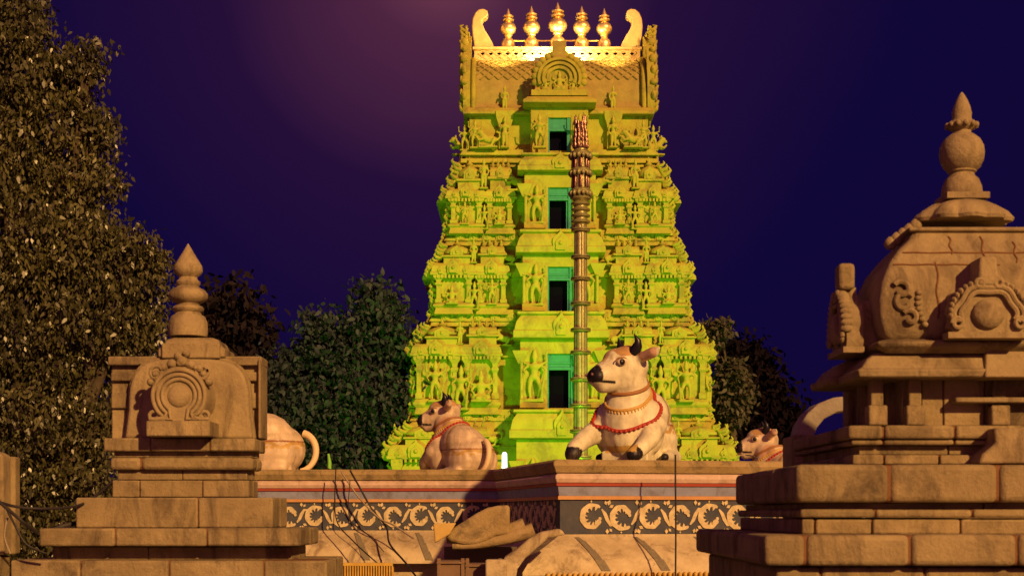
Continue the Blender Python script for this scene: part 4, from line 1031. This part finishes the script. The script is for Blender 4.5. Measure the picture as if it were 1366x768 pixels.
# square dome
DP = [(.415, .24, 456), (.450, .275, 445), (.470, .292, 425), (.472, .294, 400), (.455, .285, 375), (.415, .258, 350), (.360, .228, 330), (.305, .20, 315), (.29, .185, 306)]
m = MB()
def rrect(a, b_, z, r=.05, n=4):
    out = []
    for (sx, sy, a0) in [(-1, -1, math.pi), (1, -1, 1.5 * math.pi), (1, 1, 0), (-1, 1, .5 * math.pi)]:
        for i in range(n + 1):
            q = a0 + math.pi / 2 * i / n; out.append((sx * (a - r) + r * math.cos(q), sy * (b_ - r) + r * math.sin(q), z))
    return out
def mid(py): return ZC + (HY - py) * 7.04 / F
m.loft([rrect(a, b_, mid(py), .03) for a, b_, py in DP]); m.build('dome', M_stone2, sr, smooth=50)
m = MB(); m.rects([(.295, .19, mid(306)), (.31, .205, mid(304.5)), (.31, .205, mid(300)), (.27, .17, mid(298))]); m.build('dome_cap', M_stone2, sr, bevel=.005)
# corner scroll carving and mortar lines on the dome
m = MB()
for (ox, oz, r, tw) in [(-.36, 405, .050, 1), (-.33, 425, .038, -1), (-.37, 388, .042, -1)]:
    m.tube([(ox + tw * r * (1 - .6 * i / 24) * math.cos(1.7 * math.pi * i / 24 + .6), -.300, mid(oz) + r * (1 - .6 * i / 24) * math.sin(1.7 * math.pi * i / 24 + .6)) for i in range(25)], .014, 7)
for i in range(7): m.ell((-.29 + .008 * i * (i - 3) * .2, -.293, mid(392 + 7 * i)), (.018, .02, .014), 8, 5)
m.build('corner_scroll', M_stone2, sr, smooth=50)
m = MB()
def dprof(z):
    ps = [(mid(py), b_) for a, b_, py in DP]
    for (z0_, b0_), (z1_, b1_) in zip(ps, ps[1:]):
        if z0_ <= z <= z1_: return b0_ + (b1_ - b0_) * (z - z0_) / (z1_ - z0_)
    return ps[-1][1]
for (x_, pa, pb) in [(-.20, 350, 425), (-.12, 312, 338), (.03, 312, 350), (.18, 320, 350)]:
    pts = [(x_ + .006 * math.sin(i), -dprof(mid(pb + (pa - pb) * i / 10)) - .001, mid(pb + (pa - pb) * i / 10)) for i in range(11)]; m.tube(pts, .005, 5)
for (py, xa, xb) in [(353, -.40, .1), (336, -.35, .35)]:
    m.tube([(xa + (xb - xa) * i / 12, -dprof(mid(py)) - .0005, mid(py) + .002 * math.sin(i * 2)) for i in range(13)], .0045, 5)
m.build('mortar_line', M_mortar, sr, smooth=60)
# front gable, hood finial
def gable(parent, Mx, w_, h_, name):
    g_ = MB()
    g_.prism([(x, z) for x, z in arch_poly(w_ * .98, h_ * .93)], -.03, .05, 0, Mx)
    g_.ell((0, -.035, h_ * .32), (w_ * .21, .045, h_ * .24), 20, 10, 0, Mx)
    for kx, (rx_, rz_) in enumerate(((.42, .44), (.34, .36))):
        pts = []
        for i in range(33):
            q = math.pi * (-.08 + 1.16 * i / 32); wob = 1 + .06 * math.cos(6 * q)
            pts.append((w_ * rx_ * wob * math.cos(q), -.045, h_ * .32 + h_ * rz_ * wob * math.sin(q)))
        g_.tube(pts, .013, 7, 0, Mx)
    for s in (-1, 1):
        g_.tube([(s * (w_ * .40 + w_ * .075 * (1 - .5 * i / 22) * math.cos(2.8 * math.pi * i / 22)), -.05, h_ * .17 + w_ * .075 * (1 - .5 * i / 22) * math.sin(2.8 * math.pi * i / 22)) for i in range(23)], .011, 7, 0, Mx)
        g_.tube([(s * (w_ * .12 + w_ * .05 * math.cos(2 * math.pi * i / 12)), -.05, h_ * .80 + w_ * .05 * math.sin(2 * math.pi * i / 12)) for i in range(13)], .011, 7, 0, Mx)
    for i in range(21):
        q = math.pi * (-.02 + 1.04 * i / 20); g_.ell((w_ * .485 * math.cos(q), -.03, h_ * .32 + h_ * .52 * math.sin(q)), (.014, .03, .018), 8, 5, 0, Mx)
    g_.box(-w_ * .52, w_ * .52, -.05, .05, -.018, .01, 0, Mx)
    return g_.build(name, M_stone2, parent, smooth=50)
dg = 6.93
gx = rx(1315, dg); gz = rz(447, dg)
gable(sr, Matrix.Translation((gx, dg - RDY, gz)), 104 * dg / F, 84 * dg / F, 'front_gable')
m = MB(); m.frus(gx - .055, gx + .045, dg - RDY - .06, -.2, gz + 64 * dg / F, gx - .04, gx + .035, dg - RDY - .05, -.2, gz + 103 * dg / F); m.build('gable_finial', M_stone2, sr, bevel=.012)
m = MB(); m.box(gx - .16, gx + .16, dg - RDY + .03, -.1, gz + .0, gz + 60 * dg / F); m.build('gable_hood', M_stone, sr, bevel=.03)
gable(sr, Matrix.Translation((rx(1128, 7.3), 0, rz(470, 7.3))) @ Matrix.Rotation(R(-90), 4, 'Z'), .34, .34, 'side_gable')
m = MB(); xs_ = rx(1128, 7.3); m.box(xs_ + .02, xs_ + .3, -.12, .12, rz(470, 7.3), rz(405, 7.3)); m.box(xs_ - .045, xs_ + .035, -.06, .05, rz(388, 7.3), rz(353, 7.3)); m.build('gable_hood', M_stone, sr, bevel=.02)
# little crest along the left slope, lotus pad and finial
m = MB()
for i in range(5):
    a = i / 4; m.lathe([(.018, 0), (.032, .02), (.03, .04), (.01, .06)], 0, 0, 10, 0, Matrix.Translation((-.36 + .12 * a, -.05, mid(322) + .085 * a)))
m.build('slope_crest', M_stone2, sr, smooth=50)
m = MB(); n = 96; rings = []
for (r, py, lob) in [(.205, 298.5, 1), (.212, 294, 1), (.190, 285, .9), (.150, 276, .6), (.115, 270, 0)]:
    kz = 7.3 / F
    rings.append([((r * (1 + .17 * lob * abs(math.sin(5 * 2 * math.pi * i / n)))) * math.cos(2 * math.pi * i / n), r * .85 * (1 + .17 * lob * abs(math.sin(5 * 2 * math.pi * i / n))) * math.sin(2 * math.pi * i / n), ZC + (HY - py) * kz) for i in range(n)])
m.loft(rings); m.build('lotus_pad', M_stone2, sr, smooth=40)
kz = 7.3 / F; m = MB(); m.box(-28 * kz, 28 * kz, -.11, .11, ZC + (HY - 270) * kz, ZC + (HY - 262) * kz)
fr = [(26, 262), (27, 258), (26, 250), (22, 240), (17, 235), (16, 232), (19, 230), (19, 228), (24, 224), (28.5, 214), (29.5, 205), (28.5, 196), (24, 187), (17, 181), (12, 178), (12, 175), (15, 173), (19, 170), (20, 166), (17, 163), (14, 162), (12.5, 158), (13, 152), (11, 143), (7, 133), (3, 126), (.5, 123)]
m.lathe([(r * kz, ZC + (HY - py) * kz) for r, py in fr], 0, 0, 36)
for i in range(12):
    q = 2 * math.pi * i / 12; m.ell((19 * kz * math.cos(q), 19 * kz * math.sin(q), ZC + (HY - 168) * kz), (4 * kz, 4 * kz, 4 * kz), 8, 5)
m.build('finial', M_stone2, sr, smooth=45)

# curved stone arch rising behind the right shrine
da = 8.9; ka = da / F; m = MB()
pts = [(1064 + 0, 580), (1068, 565), (1078, 550), (1092, 538), (1112, 530), (1140, 527)]
inn = [(1140, 546), (1118, 549), (1100, 558), (1090, 570), (1086, 582)]
m.prism([((px - CX) * ka, ZC + (HY - py) * ka) for px, py in pts + [(1140, 527)][:0] + inn], da, da + .25)
tag(m.build('stone_arch', mat('grey_stone', (.34, .30, .25), .9, (.26, .22, .18), 8, .008, 40), bevel=.008), 'curved grey stone arch fragment peeping out left of the large right shrine', 'stone arch')
m = MB(); m.box((1058 - CX) * ka, (1150 - CX) * ka, da - .02, da + .35, 0, ZC + (HY - 580) * ka)
tag(m.build('stone_pier', M_stone, bevel=.01), 'stone pier under the grey arch, hidden mostly by the large right shrine', 'stone pier')

# ------------------------------------------------------------------ roof corner bracket, things at the foot of the parapet
br = empty('carved_eave_bracket', (P(672, 700, 13.4).x, 13.4, 0), 0, 'olive carved stone eave bracket curling down to the left below the parapet corner', 'bracket')
kb = 13.4 / F
def bx_(px): return (px - 672) * kb
def bz_(py): return ZC + (HY - py) * kb
m = MB(); m.prism([(bx_(x), bz_(y)) for x, y in [(680, 673), (664, 674), (650, 677), (636, 684), (622, 693), (606, 703), (594, 716), (602, 722), (618, 726), (636, 726), (650, 721), (662, 714), (680, 712)]], -.10, .35); m.build('curled_hood', M_olive, br, bevel=.03, seg=3)
for i, (a, b_) in enumerate([((596, 720), (700, 700)), ((604, 728), (712, 706))]):
    m = MB(); pts = [(bx_(a[0] + (b_[0] - a[0]) * t_ ), -.02 - .03 * i, bz_(a[1] + (b_[1] - a[1]) * (t_ ** 1.8))) for t_ in [j / 10 for j in range(11)]]
    m.tube(pts, [.028 + .004 * j for j in range(11)], 8); m.build('roll_moulding', M_olive, br, smooth=60)
m = MB(); m.prism([(bx_(x), bz_(y)) for x, y in [(672, 768), (672, 742), (690, 730), (706, 716), (722, 708), (746, 704), (752, 712), (730, 716), (716, 728), (700, 742), (690, 756), (688, 768)]], -.45, -.1); m.build('hip_ridge', M_eave, br, bevel=.02)
m = MB(); m.box(bx_(590), bx_(690), .36, .5, 2.0, bz_(730)); m.build('shaded_wall', mat('shade_toned_stone', (.12, .09, .07), .9), br)  # shade below the hood is put into this dark wall colour
m = MB(); kb2 = 13.2 / F; m.prism([((x - CX) * kb2, ZC + (HY - y) * kb2) for x, y in [(578, 698), (608, 697), (600, 712), (580, 724)]], 13.2, 13.32)
tag(m.build('yellow_corner_stone', mat('yellow_limewash', (.60, .42, .14), .85, (.48, .33, .11), 12), bevel=.01), 'small yellow painted corner stone left of the curling bracket', 'corner stone')
m = MB(); kk2 = 12.4 / F
def cr(px, py): return ((px - CX) * kk2, ZC + (HY - py) * kk2)
M_box = mat('brown_crate_wood', (.22, .14, .09), .85, (.16, .10, .06), 8, .006, 20)
for n_, (x0, x1, y0_, lab) in enumerate([(584, 618, 748, 'dark wooden crate, left one of two under the parapet corner'), (622, 668, 752, 'wider brown wooden crate, right one of two under the parapet corner')]):
    m = MB(); xa, za = cr(x0, y0_); xb, _ = cr(x1, y0_); zb_ = 5.05
    m.box(xa, xb, 12.4, 12.8, zb_, za)
    for q in (xa - .006, xb - .02): m.box(q, q + .03, 12.385, 12.41, zb_ - .0, za + .05 * (n_ + 1) / 2)
    m.box(xa - .01, xb + .01, 12.38, 12.82, za - .022, za - .004)
    tag(m.build('crate', M_box, bevel=.004), lab, 'crate', 'crates under the parapet corner')
ws = MB(); ws.box(-2.2, 1.6, 11.9, 13.1, 4.7, 5.05); tag(ws.build('lower_ledge', M_stone, bevel=.02), 'low stone ledge along the foot of the parapet carrying crates', 'ledge')
ws = MB(); x0, z0 = cr(648, 760); x1, z1 = cr(676, 745); ws.box(x0, x1, 12.2, 12.39, 5.05, z1); tag(ws.build('cream_block', M_eave, bevel=.015), 'upright cream stone block standing right of the crates', 'stone block')
# yellow slatted rail at the bottom left of the parapet
rl = empty('yellow_slatted_rail', ((490 - CX) * 15.2 / F, 15.2, 0), 0, 'short yellow slatted rail below the left part of the parapet', 'rail')
k5 = 15.2 / F
m = MB(); m.box(-34 * k5, 34 * k5, -.02, .02, ZC + (HY - 754) * k5, ZC + (HY - 750) * k5); m.box(-34 * k5, 34 * k5, .021, .05, ZC + (HY - 800) * k5, ZC + (HY - 754) * k5); m.build('top_rail', M_yel, rl)
m = MB()
for i in range(20): xx = (-33 + i * 3.5) * k5; m.box(xx - .007, xx + .007, -.018, .018, ZC + (HY - 800) * k5, ZC + (HY - 754) * k5)
m.build('slats', M_yel, rl)
for px in (-32, 32):
    m = MB(); m.box(px * k5 - .02, px * k5 + .02, .052, .09, 0, ZC + (HY - 756) * k5); m.build('post', M_yel, rl)
# green upright rod and glowing tube on the roof
m = MB(); p = P(440, 626, 19.5); m.tube([(p.x - .01, p.y, RZ - .02), (p.x - .005, p.y, RZ + .2), (p.x - .02, p.y, RZ + .31)], [.030, .026, .015], 8)
tag(m.build('green_post', mat('green_paint', (.20, .50, .06), .6), smooth=60), 'short bright green post standing on the roof right of the looped tail', 'post')
p = P(673, 616, 22.0); ltb = empty('tube_lamp', (p.x, p.y, RZ), 0, 'small glowing white tube lamp upright on the roof between the two bulls', 'lamp')
m = MB(); m.cap((0, 0, .02), (0, 0, .40), .042, .036, 12); m.build('glowing_tube', emis('white_tube', (1, .95, .92), 2.2), ltb, smooth=60)
m = MB(); m.box(-.06, .06, -.05, .05, -.02, .03); m.build('lamp_foot', M_black, ltb)
pd_ = bpy.data.lights.new('tube_light', 'POINT'); pd_.energy = 1.2; pd_.color = (1, .9, .8); pd_.shadow_soft_size = .06; po = bpy.data.objects.new('tube_light', pd_); col.objects.link(po); po.location = (p.x, p.y - .1, RZ + .15)

# ------------------------------------------------------------------ cables
M_cable = mat('black_cable', (.02, .015, .02), .6)
M_cable2 = mat('grey_cable', (.30, .24, .18), .6)
def cable(pts, r, mt, label, name='cable', grp='cables hanging about the roof'):
    P3 = [P(*q) for q in pts]; out = []
    for i in range(len(P3) - 1):
        p0 = P3[max(i - 1, 0)]; p1 = P3[i]; p2 = P3[i + 1]; p3 = P3[min(i + 2, len(P3) - 1)]
        for j in range(6):
            t_ = j / 6; out.append(.5 * ((2 * p1) + (p2 - p0) * t_ + (2 * p0 - 5 * p1 + 4 * p2 - p3) * t_ ** 2 + (-p0 + 3 * p1 - 3 * p2 + p3) * t_ ** 3))
    out.append(P3[-1]); m = MB(); m.tube(out, r, 6, mt and 0); return tag(m.build(name, mt, smooth=60), label, 'cable', grp)
cable([(901, 606, 13.6), (901, 640, 13.6), (901.5, 700, 13.4), (901, 790, 13.3)], .008, M_cable, 'straight black cable dropping down the parapet right of the big bull')
cable([(467, 627, 16.9), (480, 650, 16.8), (497, 680, 16.8), (515, 702, 16.7), (520, 725, 16.5), (541, 750, 16.2), (560, 775, 16)], .011, M_cable, 'black cable slanting across the frieze towards the lower right')
cable([(455, 628, 16.9), (478, 662, 16.8), (505, 690, 16.7), (525, 700, 16.6), (552, 718, 16.4)], .010, M_cable2, 'thick pale cable crossing the frieze beside the black one')
cable([(448, 625, 16.8), (448, 690, 16.8), (470, 720, 16.5), (505, 752, 16.2)], .007, M_cable, 'thin black wire hanging left of the other frieze wires, curving right at its foot')
cable([(467, 640, 16.75), (466, 690, 16.75), (490, 712, 16.5), (512, 735, 16.3)], .005, M_cable, 'thinnest wire down the frieze, close left of the thick pale one')
cable([(-5, 668, 8.4), (20, 675, 8.5), (60, 678, 8.6), (110, 672, 8.8), (151, 641, 9.05)], .009, M_cable, 'black cable sagging between the edge shrine and the left shrine')
cable([(-5, 665, 8.4), (12, 680, 8.4), (30, 695, 8.4), (50, 711, 8.5)], .010, M_cable, 'stiff black cable sloping down from the edge shrine')
cable([(8, 676, 8.4), (20, 700, 8.4), (35, 725, 8.4), (62, 738, 8.45)], .007, M_cable, 'thin black cable drooping lowest beside the edge shrine')
cable([(62, 708, 8.9), (80, 702, 8.9), (101, 697, 8.95)], .014, M_cable, 'short thick black cable lying along the ledge foot of the left shrine')
cable([(10, 690, 8.45), (6, 715, 8.45), (14, 738, 8.45)], .006, M_cable2, 'pale bent wire hanging against the edge shrine')
cable([(420, 617, 18.6), (430, 622, 18.3), (446, 628, 17.6)], .010, M_cable, 'dark cable trailing off the looped tail onto the coping')
cable([(983, 607, 19), (1000, 607, 19), (1012, 612, 17.3)], .008, M_cable2, 'grey wire along the coping before the far right bull')

# ------------------------------------------------------------------ trees
def leaf_mat(name, c, c2, rough=.45, isl=.5, spec=.5):
    return mat(name, c, rough, c2, .8, island=isl, spec=spec)
def tree(name, label, base, trunk_h, blobs, d, nclump, nleaf, leaf, lm, bark, spread=.16, group='trees round the temple', droop=.5):
    """blobs: (px, py, radius px, depth offset m); every clump is a spray of leaf faces at the end of a twig"""
    root = empty(name, (base[0], base[1], 0), 0, label, 'tree', group)
    k = d / F
    C_ = []
    tot = sum(b_[2] ** 2 for b_ in blobs)
    cl = []
    for (px, py, r, dy) in blobs:
        c = P(px, py, d) + Vector((0, dy, 0)); n = max(6, int(nclump * r * r / tot)); R_ = r * k
        C_.append((c, R_))
        v = rng.normal(size=(n, 3)); v /= np.linalg.norm(v, axis=1)[:, None]
        rad = R_ * rng.uniform(.35, 1.06, n) ** .6
        cl.append(np.array(c) + v * rad[:, None] * np.array([1, 1.0, 1]))
    cl = np.concatenate(cl); n = len(cl)
    per = rng.integers(int(nleaf * .5), int(nleaf * 1.5), n)
    cen = np.repeat(cl, per, axis=0); m_ = len(cen)
    sp = np.repeat(rng.uniform(.6, 1.3, n) * spread, per)
    pos = cen + np.clip(rng.normal(size=(m_, 3)), -1.5, 1.5) * sp[:, None] * np.array([1, 1, .8])
    # hanging leaves: long axis mostly down, random facing
    ax = rng.normal(size=(m_, 3)); ax[:, 2] -= droop * 2; ax /= np.linalg.norm(ax, axis=1)[:, None]
    nr = rng.normal(size=(m_, 3)); sd_ = np.cross(ax, nr); sd_ /= np.linalg.norm(sd_, axis=1)[:, None]
    up = np.cross(sd_, ax)
    L = leaf * rng.uniform(.6, 1.25, m_)[:, None]; W = L * .27
    W = L * .23; A_ = ax * L
    V = np.stack([pos, pos + A_ * .28 + sd_ * W + up * L * .07, pos + A_ * .62 + sd_ * W * .85 + up * L * .05, pos + A_ * 1.05, pos + A_ * .62 - sd_ * W * .85 + up * L * .05, pos + A_ * .28 - sd_ * W + up * L * .07], 1).reshape(-1, 3) - np.array([base[0], base[1], 0])
    me = bpy.data.meshes.new('crown'); nv = len(V); me.vertices.add(nv); me.vertices.foreach_set('co', V.ravel())
    me.loops.add(nv); me.loops.foreach_set('vertex_index', np.arange(nv, dtype=np.int32)); me.polygons.add(m_)
    me.polygons.foreach_set('loop_start', np.arange(0, nv, 6, dtype=np.int32)); me.polygons.foreach_set('loop_total', np.full(m_, 6, dtype=np.int32))
    me.update(); me.validate(); me.materials.append(lm)
    o = bpy.data.objects.new('crown', me); col.objects.link(o); o.parent = root
    # trunk and limbs
    t_ = MB(); B0 = Vector((base[0], base[1], 0)); top = Vector((base[0] + .1, base[1], trunk_h)); r0 = .018 * trunk_h + .14
    tp = [Vector((0, 0, 0)), Vector((.05, 0, trunk_h * .35)), Vector((-.04, .05, trunk_h * .7)), top - B0]
    t_.tube(tp, [r0 * 1.3, r0, r0 * .85, r0 * .7], 10)
    for c, R_ in C_:
        e = c - B0; s0 = tp[3] if e.z > trunk_h else tp[2]; mdl = (s0 + e) / 2 + Vector((0, 0, .08 * (e - s0).length))
        t_.tube([s0, mdl, e], [r0 * .45, r0 * .26, r0 * .1], 7)
        for j in range(5):
            q = Vector(rng.normal(size=3)).normalized() * R_ * .8; t_.tube([mdl.lerp(e, .5), e + q * .5, e + q], [r0 * .12, r0 * .08, .008], 5)
    t_.build('trunk', bark, root, smooth=60)
    return root
M_bark = mat('grey_bark', (.10, .075, .05), .95, (.06, .045, .03), 8, .02, 20)
L1 = leaf_mat('olive_leaf', (.088, .084, .030), (.032, .032, .017), .36, .7, .5)
tree('leafy_tree', 'big leafy tree with hanging glinting leaves filling the left edge', (-4.6, 13.8), 5.0,
     [(0, 90, 85, 0), (85, 95, 40, .1), (120, 80, 22, 0), (60, 175, 80, .2), (125, 165, 24, .1), (120, 235, 36, 0), (20, 300, 100, 0), (110, 330, 64, 0), (178, 330, 30, -.1), (190, 365, 38, 0), (60, 420, 110, .1), (150, 430, 68, 0), (40, 540, 100, 0), (120, 560, 58, .1), (30, 650, 95, 0), (110, 650, 62, 0), (70, 730, 80, 0), (15, 20, 48, 0), (-60, 200, 120, 0), (-60, 450, 120, 0), (175, 480, 38, .3)],
     13.8, 3300, 34, .057, L1, M_bark, .085, droop=.9)
L2 = leaf_mat('hazy_dim_leaf', (.032, .042, .046), (.018, .025, .032), .6, .5, .2)  # bluish haze and weak lamp light are put into the leaf colour
L3 = leaf_mat('shadowed_leaf', (.018, .012, .013), (.010, .008, .012), .8, .4, .1)  # dimness far from the lamp is put into the leaf colour
L5 = leaf_mat('dimmed_black_leaf', (.010, .006, .009), (.006, .004, .007), .9, .4, .05)  # leaves darkened in colour where the key lamp would hardly reach
L4 = leaf_mat('pale_dusty_leaf', (.060, .050, .036), (.04, .035, .026), .6, .4, .3)
tree('broad_tree', 'broad dark green tree left of the tower, behind the parapet', ((455 - CX) * 66 / F, 66), 5.0,
     [(500, 425, 34, 0), (455, 475, 44, 0), (532, 455, 26, 0), (405, 495, 36, .5), (480, 530, 55, 0), (410, 560, 46, 0), (535, 535, 34, .5), (450, 610, 52, 0), (530, 610, 38, 0), (378, 540, 26, 0), (380, 600, 40, 0), (495, 392, 18, 0), (430, 440, 26, 0), (370, 480, 14, 0), (445, 500, 50, 1), (500, 480, 45, 1), (420, 540, 50, 1), (380, 520, 30, 0)],
     66, 1400, 20, .34, L2, M_bark, .45)
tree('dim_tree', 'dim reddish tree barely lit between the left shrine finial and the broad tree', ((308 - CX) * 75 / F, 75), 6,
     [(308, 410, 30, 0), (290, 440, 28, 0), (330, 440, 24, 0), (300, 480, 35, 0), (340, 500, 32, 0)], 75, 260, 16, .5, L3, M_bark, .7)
tree('slender_tree', 'slender tree with drooping pale foliage right of the tower', ((977 - CX) * 76 / F, 76), 9.5,
     [(977, 500, 15, 0), (981, 525, 18, 0), (976, 550, 13, 0), (947, 447, 14, 0), (962, 438, 7, 0)], 76, 330, 18, .34, L4, M_bark, .34)
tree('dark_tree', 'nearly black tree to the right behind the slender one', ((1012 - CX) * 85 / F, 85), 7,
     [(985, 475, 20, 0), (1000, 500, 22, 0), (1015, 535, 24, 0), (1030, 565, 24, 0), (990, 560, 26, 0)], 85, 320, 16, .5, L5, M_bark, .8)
